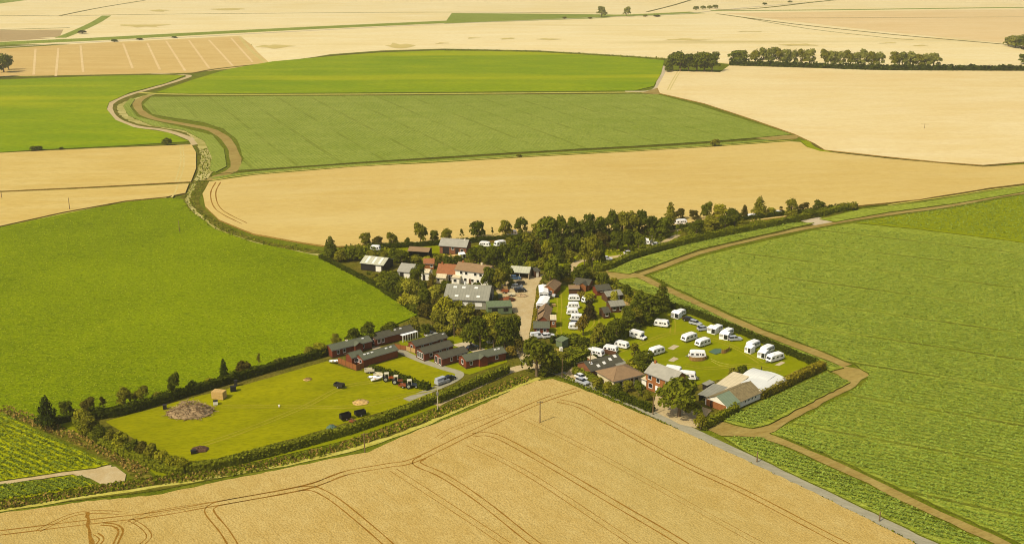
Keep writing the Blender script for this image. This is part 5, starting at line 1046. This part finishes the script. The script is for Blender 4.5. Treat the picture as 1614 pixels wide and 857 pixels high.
def motorhome(A, B, label):
    o, rz, L = along(A, B); r = thing('motorhome', label, 'motorhome', o, rz, None, (.88, .92, .88)); w = 2.2
    MB().prism([(-2.9, .5), (1.2, .5), (1.2, 1.9), (1.9, 2.1), (1.9, 2.7), (-2.8, 2.75), (-2.95, 2.5)], 0, w).build('body', 'white_gloss', r)
    MB().prism([(1.2, .45), (3.0, .45), (3.05, .95), (2.2, 1.15), (1.6, 1.88), (1.2, 1.88)], .08, w - .08).build('cab', 'white_gloss', r)
    m = MB(); m.face([(2.22, .2, 1.18), (2.22, w - .2, 1.18), (1.64, w - .25, 1.84), (1.64, .25, 1.84)]); m.build('windscreen', 'glass', r)
    for a, b in ((-2.3, -1.5), (-.6, .4)): MB().box((a, -.015, 1.5), (b, .01, 2.1)).build('window', 'glass', r)
    MB().box((1.3, .06, 1.2), (1.9, .078, 1.7)).build('window', 'glass', r)
    for x in (-1.6, 2.3):
        wheel(r, x, .3, .35, .22, -1); wheel(r, x, w - .3, .35, .22, 1)
    MB().box((3.0, .1, .45), (3.12, w - .1, .65)).build('bumper', 'black_plastic', r)
motorhome((993, 532), (1013, 537), 'white coachbuilt motorhome parked left of the touring field')
def car(A, B, label, paint, kind='hatch', cat='car'):
    """A-B is the near side at ground level, nose towards B"""
    o, rz, L = along(A, B); r = thing('parked_car', label, cat, o, rz, 'parked cars'); w = 1.75
    body = [(-2.05, .32), (2.05, .3), (2.12, .62), (1.9, .82), (.95, .95), (-1.95, .95), (-2.12, .7)]
    if kind == 'van': body = [(-2.3, .32), (2.2, .3), (2.28, .7), (2.0, .98), (1.3, 1.1), (-2.3, 1.1)]
    m = MB(); shell(body, w, m); m.build('body', paint, r)
    if kind == 'hatch': cab = [(-1.85, .95), (.95, .93), (.35, 1.42), (-1.35, 1.45)]
    elif kind == 'estate': cab = [(-2.0, .95), (.95, .93), (.35, 1.44), (-1.85, 1.47)]
    else: cab = [(-2.28, 1.1), (1.35, 1.08), (.75, 1.95), (-2.26, 1.98)]
    m = MB(); c0 = [(a, .10 + (z - .95) * .24, z) for a, z in cab]; c1 = [(a, w - .10 - (z - .95) * .24, z) for a, z in cab]
    m.face(list(reversed(c0))); m.face(c1)
    for i in range(4): m.face([c0[i], c0[(i + 1) % 4], c1[(i + 1) % 4], c1[i]])
    m.build('glasshouse', 'glass' if kind != 'van' else paint, r)
    zt = cab[2][1]
    MB().box((cab[3][0] + .05, .24, zt - .03), (cab[2][0] - .02, w - .24, zt + .045)).build('roof', paint, r)
    if kind == 'van':
        m = MB(); m.face([(1.33, .2, 1.15), (1.33, w - .2, 1.15), (.82, w - .35, 1.88), (.82, .35, 1.88)]); m.build('windscreen', 'glass', r)
        MB().box((.0, .05, 1.2), (.8, .16, 1.7)).build('window', 'glass', r)
    else:
        for x in (-.55,): MB().box((x - .05, .1, .95), (x + .05, w - .1, zt - .02)).build('pillar', paint, r)
    for x in (-1.3, 1.3):
        wheel(r, x, .2, .31, .19, -1); wheel(r, x, w - .2, .31, .19, 1)
    for y in (.18, w - .48):
        MB().box((2.04, y, .62), (2.13, y + .3, .76)).build('headlight', 'lamp_white', r); MB().box((-2.14, y, .68), (-2.05, y + .3, .82)).build('tail_light', 'lamp_red', r)
    for y, s in ((0.02, -1), (w - .02, 1)): MB().box((.55, min(y, y + s * .18), .95), (.7, max(y, y + s * .18), 1.08)).build('mirror', paint, r)
    return r
car((906, 595), (919, 601), 'white car parked against the short clipped hedge', 'car_white')
car((907, 602), (922, 608), 'silver-grey car driving on the lane below the white one', 'car_silver')
car((1079, 506), (1090, 508), 'dark red car beside the silver car at the top of the touring field', 'car_dark')
car((1088, 511), (1100, 514), 'silver car between the dark car and the hedge', 'car_silver', 'estate')
car((1105, 522), (1116, 521), 'pale grey car left of the upper awning', 'car_silver')
car((1152, 538), (1168, 537), 'silver car parked below the awning near the right hedge', 'car_silver', 'estate')
car((1030, 389), (1043, 387), 'white car parked right of the birch and caravan', 'car_white')
car((986, 402), (999, 401), 'white car on the far track behind the hedge, right of two', 'car_white')
car((947, 411), (968, 410), 'white car on the far track behind the hedge, left of two', 'car_white', 'estate')
car((803, 441), (821, 441), 'blue car in front of the open cream garage', 'car_blue')
car((808, 455), (822, 455), 'white-striped dark car among the things in the farmyard', 'car_grey', 'estate')
car((814, 461), (828, 460), 'dark car parked in the farmyard, lower one', 'car_black')
car((695, 607), (706, 603), 'silver van on the lodge road by the driveway hedge', 'car_silver', 'van', 'van')
car((706, 602), (716, 598), 'dark car in front of the silver van on the lodge road', 'car_black')
car((840, 535), (857, 533), 'white van under the red cabin beside the lane hedge', 'car_white', 'van', 'van')
car((858, 534), (874, 532), 'white estate car right of the van below the red cabin', 'car_white', 'estate')
car((898, 513), (914, 514), 'black car between two white vans on the lodge lawn', 'car_black')
car((684, 524), (698, 521), 'white van under the trees behind the lodges', 'car_white', 'van', 'van')
car((676, 531), (686, 529), 'white car beside the curved hedge behind the lodges', 'car_white')
car((742, 595 - 42), (752, 551), 'dark car under the trees at the edge of the lodge lawn', 'car_black')
car((774, 562), (788, 562), 'black car beside the wide red lodge', 'car_black', 'estate')
car((861, 425 + 44), (872, 469), 'white car beside the rounded cabin', 'car_white')
def tractor(A, B, label, paint):
    o, rz, L = along(A, B); r = thing('tractor', label, 'tractor', o, rz)
    MB().prism([(0, .7), (1.7, .7), (1.75, 1.25), (0, 1.45)], .45, 1.05).build('bonnet', paint, r)
    m = MB()
    for x, y in ((-.9, .2), (-.9, 1.3), (.15, .2), (.15, 1.3)): m.tube((x, y, 1.1), (x * .9, y, 2.3), .05)
    m.box((-1., .1, 2.3), (.25, 1.4, 2.4)); m.build('cab_frame', 'cream_paint', r)
    MB().box((-.95, .3, .8), (-.1, 1.2, 1.2)).build('seat', 'black_plastic', r)
    for x, rad, wd in ((-.7, .75, .35), (1.4, .42, .22)):
        wheel(r, x, .3, rad, wd, -1); wheel(r, x, 1.2, rad, wd, 1)
    MB().tube((1.2, .75, 1.3), (1.2, .75, 2.1), .05).build('exhaust', 'dark_metal', r)
tractor((640, 613), (656, 612), 'old dark tractor with white wheel hubs at the end of the machinery row', 'tractor_blue')
tractor((604, 602), (620, 601), 'small orange-red tractor in the middle of the machinery row', 'tractor_orange')
tractor((620, 606), (632, 606), 'brown rusty tractor right of the orange one', 'rust')
def trailer(A, B, label, mat, hh=.7):
    o, rz, L = along(A, B); r = thing('farm_trailer', label, 'trailer', o, rz)
    MB().box((-1.4, 0, .5), (1.4, 1.5, .6)).build('bed', mat, r)
    for a, b in (((-1.4, 0, .6), (1.4, .06, .6 + hh)), ((-1.4, 1.44, .6), (1.4, 1.5, .6 + hh)), ((-1.4, .06, .6), (-1.34, 1.44, .6 + hh)), ((1.34, .06, .6), (1.4, 1.44, .6 + hh))): MB().box(a, b).build('side_board', mat, r)
    wheel(r, 0, .1, .34, .18, -1); wheel(r, 0, 1.4, .34, .18, 1)
    MB().tube((1.4, .75, .5), (2.4, .75, .45), .05).build('drawbar', 'dark_metal', r)
trailer((575, 589), (590, 588), 'pale open trailer at the left end of the machinery row', 'cream_paint'); trailer((563, 658), (576, 655), 'black open trailer near the front paddock hedge', 'black_plastic', .9); trailer((527, 611), (538, 613), 'small dark trailer standing alone in the paddock', 'dark_metal')
trailer((590, 594), (602, 595), 'low cream trailer behind the white dinghy', 'cream_paint', .4); trailer((630, 611), (640, 612), 'low brown trailer left of the dark tractor', 'rust', .3)
def boat(A, B, label, mat='white_gloss'):
    o, rz, L = along(A, B); r = thing('dinghy', label, 'boat', o, rz); m = MB(); st = [(-1.7, .55, .6), (-.8, .75, .65), (.3, .8, .7), (1.2, .5, .78), (1.9, .05, .88)]
    prev = None
    for x, w_, z in st:
        ring = [(x, .8 - w_, z), (x, .8 - w_ * .6, .18 + z * .2), (x, .8, .1 + z * .15), (x, .8 + w_ * .6, .18 + z * .2), (x, .8 + w_, z)]
        if prev:
            for i in range(4): m.face([prev[i], ring[i], ring[i + 1], prev[i + 1]])
        else: m.face(ring)
        prev = ring
    m.build('hull', mat, r)
    for x in (-.7, .4): MB().box((x, .15, .5), (x + .25, 1.45, .56)).build('thwart', 'timber_pale', r)
boat((580, 598), (594, 600), 'white dinghy on the grass in the machinery row, left'); boat((590, 602), (602, 599), 'white upturned dinghy in the machinery row, right')
boat((521, 572 + 1), (533, 573), 'white covered boat at the left corner of the orange fence')
# fences
def fence(px, hgt, mat, label, pw=1.8):
    P = [G(x, y) for x, y in px]; r = thing('panel_fence', label, 'fence', P[0])
    for a, b in zip(P, P[1:]):
        d = b - a; L = d.length; n = max(1, round(L / pw)); d.normalize(); ang = math.atan2(d.y, d.x)
        for k in range(n):
            c = a + d * (L * (k + .5) / n) - P[0]
            me = FP.get((mat, hgt))
            if not me: me = MB().box((-.86, -.03, .05), (.86, .03, hgt)).mesh('panel', mat); FP[(mat, hgt)] = me; FP[(mat, hgt, 1)] = MB().box((-.06, -.06, 0), (.06, .06, hgt + .1)).mesh('post', 'timber_brown')
            o = link('panel', me, r); o.location = c; o.rotation_euler = (0, 0, ang); o.scale = (L / n / 1.86, 1, 1)
            q = link('post', FP[(mat, hgt, 1)], r); q.location = a + d * (L * k / n) - P[0]
    return r
FP = {}
fence([(533, 572), (545, 577), (562, 584), (574, 580)], 1.8, 'timber_orange', 'orange panel fence round the near-left lodges')
fence([(607, 553), (622, 549), (640, 552), (655, 548)], 1.5, 'timber_orange', 'orange panel fence between the lodge groups'); fence([(640, 552), (655, 557)], 1.5, 'timber_pale', 'pale panel fence beside the middle lodges')
fence([(948, 556), (961, 559), (971, 561)], 1.5, 'timber_brown', 'brown skirt boards below the middle caravan in line')
fence([(984, 480), (996, 487)], 1.4, 'timber_pale', 'short pale fence behind the right-hand cabins'); fence([(940, 470), (930, 474)], 1.4, 'timber_orange', 'short orange fence between the upper cabins')
# camp and paddock things
def windbreak(px, label):
    P = smooth([G(x, y) for x, y in px], 4); r = thing('windbreak', label, 'windbreak', P[0])
    m = MB()
    for a, b in zip(P, P[1:]):
        a, b = a - P[0], b - P[0]; m.face([a, b, b + Vector((0, 0, 1.2)), a + Vector((0, 0, 1.2))])
    m.build('cloth', 'windbreak', r)
    for p in P[::2]: q = p - P[0]; MB().tube(q, q + Vector((0, 0, 1.4)), .03).build('pole', 'timber_pale', r)
windbreak([(1086, 566), (1090, 568.5), (1100, 569), (1110, 568), (1114, 565)], 'curved brown windbreak in front of the middle caravan'); windbreak([(1137, 557), (1143, 556.5), (1149, 553), (1150, 549)], 'brown windbreak beside the green ground sheet')
o = MB(); a = [G(*p, .09) for p in ((1117, 554), (1126, 549), (1137, 549), (1137, 555), (1128, 558))]; o.face(a); o.face([(p.x, p.y, .02) for p in reversed(a)])
for i in range(5): q, p = a[i], a[(i + 1) % 5]; o.face([(q.x, q.y, .02), (p.x, p.y, .02), p, q])
tag(o.build('ground_sheet', 'tarp_teal'), 'green ground sheet left of the windbreak on the touring field', 'ground sheet')
def pile():
    c = G(300, 650); r = thing('brushwood_pile', 'large pile of cut brushwood in the paddock', 'brushwood pile', c)
    m = MB(); n = 14
    for i in range(n):
        for j in range(5): pass
    rnd = random.Random(4); m = MB(); m2 = MB()
    for k in range(520):
        a = rnd.uniform(0, 6.283); q = rnd.random() ** .6; x, y = math.cos(a) * 6.4 * q, math.sin(a) * 4.6 * q; z = max(.05, 3.0 * (1 - q ** 1.3) * (.7 + .5 * abs(math.sin(a * 1.7 + 1))) + rnd.uniform(-.3, .3))
        b = rnd.uniform(0, 6.283); L = rnd.uniform(.5, 1.5); dz = rnd.uniform(-.4, .5)
        (m if k % 3 else m2).tube((x, y, z), (x + math.cos(b) * L, y + math.sin(b) * L, max(.05, z + dz)), rnd.uniform(.05, .14), .04, 4)
    m.build('pale_sticks', 'brushwood', r)['kind'] = 'stuff'; m2.build('dark_sticks', 'brushwood_dark', r)['kind'] = 'stuff'
    h = MB(); rings = [[(math.cos(t * 6.283 / 12) * 6 * k, math.sin(t * 6.283 / 12) * 4.3 * k, 2.0 * (1 - k ** 1.4) * (.7 + .5 * abs(math.sin(t * .89 + 1))) + .02) for t in range(12)] for k in (1, .7, .4, .1)]
    for a, b in zip(rings, rings[1:]):
        for i in range(12): h.face([a[i], a[(i + 1) % 12], b[(i + 1) % 12], b[i]])
    h.face(rings[-1]); h.build('litter_mound', 'brushwood', r)
pile()
def bales():
    o, rz, L = along((333, 628), (352, 630)); r = thing('bale_stack', 'stack of straw-coloured crates beside the brushwood pile', 'bale stack', o, rz)
    for k in range(3):
        for j in range(2): MB().box((-1.7 + k * 1.15, 0, j * 1.05), (-.6 + k * 1.15, 2.2, j * 1.05 + 1.03)).build('bale', 'straw', r)
bales()
def heap(px, py, rx, ry, h, mat, name, label, cat, sd):
    rnd = random.Random(sd); r = thing(name, label, cat, G(px, py)); m = MB()
    rings = [[(math.cos(t * 6.283 / 10) * rx * k * rnd.uniform(.85, 1.15), math.sin(t * 6.283 / 10) * ry * k * rnd.uniform(.85, 1.15), h * (1 - k ** 1.7) * rnd.uniform(.8, 1.2) + .02) for t in range(10)] for k in (1, .75, .45, .15)]
    for a, b in zip(rings, rings[1:]):
        for i in range(10): m.face([a[i], a[(i + 1) % 10], b[(i + 1) % 10], b[i]])
    m.face(rings[-1]); m.build('mound', mat, r)
    m = MB()
    for k in range(26):
        a = rnd.uniform(0, 6.28); q = rnd.random(); x, y = math.cos(a) * rx * q, math.sin(a) * ry * q; b = rnd.uniform(0, 6.28); z = h * (1 - q) + .08
        m.tube((x, y, z), (x + math.cos(b) * .6, y + math.sin(b) * .6, z + rnd.uniform(-.1, .3)), .06, .04, 4)
    m.build('loose_pieces', 'brushwood_dark', r)['kind'] = 'stuff'
heap(315, 708, 2.3, 1.9, .5, 'ash', 'bonfire_heap', 'brown burnt bonfire heap in the left of the paddock', 'ash heap', 3); heap(568, 634, 2.2, 2.0, .6, 'straw', 'sand_heap', 'pale heap with a dark hollow in the paddock', 'heap', 5)
heap(484, 598, 1.1, 1., .4, 'straw', 'small_heap', 'small pale heap near the far side of the paddock', 'heap', 6); heap(523, 674, 1.6, 1.2, .9, 'tarp_teal', 'covered_heap', 'teal-covered heap beside the front paddock hedge', 'heap', 7)
heap(555, 663, 1., .8, .5, 'rust', 'rust_heap', 'small rusty heap between the black trailers', 'heap', 8)
heap(668, 630, 2.2, 1.0, .6, 'straw', 'rubble_heap', 'pale rubble heap behind the end of the front hedge', 'heap', 9)
heap(800, 472, 3., 2.2, 1., 'rust', 'scrap_heap', 'brown scrap heap beside the grey shed', 'heap', 10); heap(822, 466, 2.4, 1.4, .8, 'brushwood', 'timber_heap', 'pale timber heap in the farmyard', 'heap', 12); heap(720, 405, 5., 1.6, 1., 'straw', 'hay_heap', 'long pale heap below the brick barn', 'heap', 14); heap(598, 436, 3., 1.4, .7, 'straw', 'plank_heap', 'pale plank heap below the black barn', 'heap', 15)
trailer((541, 664), (552, 661), 'black box trailer with tall sides near the front hedge', 'black_plastic', 1.2)
def box_thing(px, py, a, b, h, mat, name, label, cat, lid=None):
    r = thing(name, label, cat, G(px, py), .3); MB().prism([(-a / 2, 0), (a / 2, 0), (a / 2 * .92, h), (-a / 2 * .92, h)], 0, b).build('body', mat, r); MB().box((-a / 2 - .04, -.04, h), (a / 2 + .04, b + .04, h + .1)).build('lid', lid or mat, r)
box_thing(368, 617, 1.6, 1.2, 1.3, 'black_plastic', 'storage_bin', 'black bin standing beside the hedge right of the crates', 'bin'); box_thing(372, 608, .9, .8, 1.5, 'dark_metal', 'water_tank', 'small dark tank against the paddock hedge', 'tank')
box_thing(340, 638, 1.2, 1., 1., 'white_wall', 'white_drum', 'white and black drum in front of the crates', 'drum', 'black_plastic'); box_thing(260, 645, 1., .9, 1.1, 'dark_metal', 'feed_bin', 'small dark bin left of the brushwood pile', 'bin'); box_thing(305, 715, 1.2, 1., .7, 'black_plastic', 'black_box', 'black box below the burnt heap', 'box')
box_thing(440, 641, .4, .4, .4, 'white_wall', 'white_post', 'tiny white block in the middle of the paddock', 'block'); box_thing(656, 386, 2.2, 1., .9, 'white_wall', 'white_bench', 'small white bench under the north hedge', 'bench'); box_thing(885, 554, .9, .8, 1.1, 'white_wall', 'water_point', 'white water point beside the small green shed', 'water point'); box_thing(867, 490, .9, .8, .7, 'white_wall', 'garden_table', 'small white table beside the lower static caravan', 'table')
box_thing(774, 541, 2., 1.6, 1.9, 'white_wall', 'white_toilet_hut', 'small white hut under the dark clump by the lodge lawn', 'hut', 'roof_green')
for k, (x, y) in enumerate(((869, 469), (878, 469), (873, 483))): box_thing(x, y, 1.4, .8, .7, 'timber_pale' if k != 1 else 'black_plastic', 'picnic_table', f'garden table on the lodge lawn, {("upper left", "dark upper right", "lower")[k]} of three', 'table')
trailer((790, 462), (800, 463), 'rusty flat trailer in the farmyard beside the grey shed', 'rust', .5); trailer((800, 467), (812, 467), 'cream flat trailer in the farmyard', 'cream_paint', .4); trailer((815, 450), (828, 449), 'dark flat trailer behind the parked cars in the farmyard', 'dark_metal', .6)
box_thing(797, 457, 1.6, 1.2, 1.1, 'timber_pale', 'pallet_box', 'pale pallet box in the farmyard, left one', 'crate'); box_thing(806, 475, 1.4, 1.1, 1., 'timber_brown', 'pallet_box', 'brown pallet box beside the green lean-to', 'crate'); box_thing(789, 470, 1.5, 1.2, 1.2, 'sheet_green', 'oil_tank', 'green oil tank against the grey shed', 'tank')
# poles and signs
def pole(px, base, top, label, arm=1.6, mat='wood_pole', box=False):
    p = G(px, base); h = (base - top) / (S(base) * math.cos(DEP(base))); r = thing('utility_pole', label, 'pole', p, random.uniform(-.4, .4))
    MB().tube((0, 0, 0), (0, 0, h), .17, .11, 7).build('shaft', mat, r)
    if arm:
        a = MB().box((-arm / 2, -.06, h - .5), (arm / 2, .06, h - .36)).build('crossarm', mat, r)
        for x in (-arm / 2 + .12, 0, arm / 2 - .12): MB().tube((x, 0, h - .36), (x, 0, h - .14), .05, .04, 6).build('insulator', 'insulator', a)
    if box: MB().box((-.3, -.45, h - 1.4), (.3, -.15, h - .7)).build('transformer', 'metal_grey', r)
pole(851, 668, 632, 'wooden pole standing alone in the near wheat field'); pole(575, 713, 682, 'wooden pole with crossarm beside the yellow path'); pole(847, 522, 482, 'wooden pole beside the farm lane', 2.); pole(886, 595, 565, 'wooden pole at the lane junction', 0)
pole(930, 590, 556, 'wooden pole in front of the brick bungalow', 0); pole(1029, 652, 624, 'wooden pole beside the road below the brick house', 0); pole(690, 646, 614, 'pale pole with a box at the end of the driveway hedge', 0, 'bark_pale', True)
pole(283, 365, 348, 'distant pole in the pasture near the dyke', 0); pole(110, 331, 312, 'distant pole in the left corn strip', 0); pole(1457, 203, 195, 'distant pole with crossarm in the right corn field', 5.); pole(3, 313, 300, 'distant pole at the left edge of the corn', 0)
pole(1193, 727, 712, 'short pole beside the road by the vegetables', 0); pole(1386, 820, 806, 'short pole on the verge near the lower right', 0); pole(1200, 588, 577, 'thin dark pole behind the white hall', 0, 'dark_metal')

# ------------------------------------------------------------------ haze
def haze_box():
    m = MB(); m.box((-5000, -400, -1.5), (5000, 9000, HC + 6))
    mt, nt, out = newmat('haze')
    pv = N(nt, 'ShaderNodeVolumePrincipled'); pv.inputs['Color'].default_value = (1.0, .92, .62, 1); pv.inputs['Density'].default_value = HAZE; pv.inputs['Anisotropy'].default_value = .3
    nt.links.new(pv.outputs[0], out.inputs['Volume'])
    o = m.build('haze', 'haze'); o['kind'] = 'stuff'; o['label'] = 'thin warm summer haze over the far fields'
HAZE = 0.00015
haze_box()
scn.cycles.volume_bounces = 0; scn.cycles.max_bounces = 5; scn.cycles.diffuse_bounces = 2; scn.cycles.transparent_max_bounces = 4
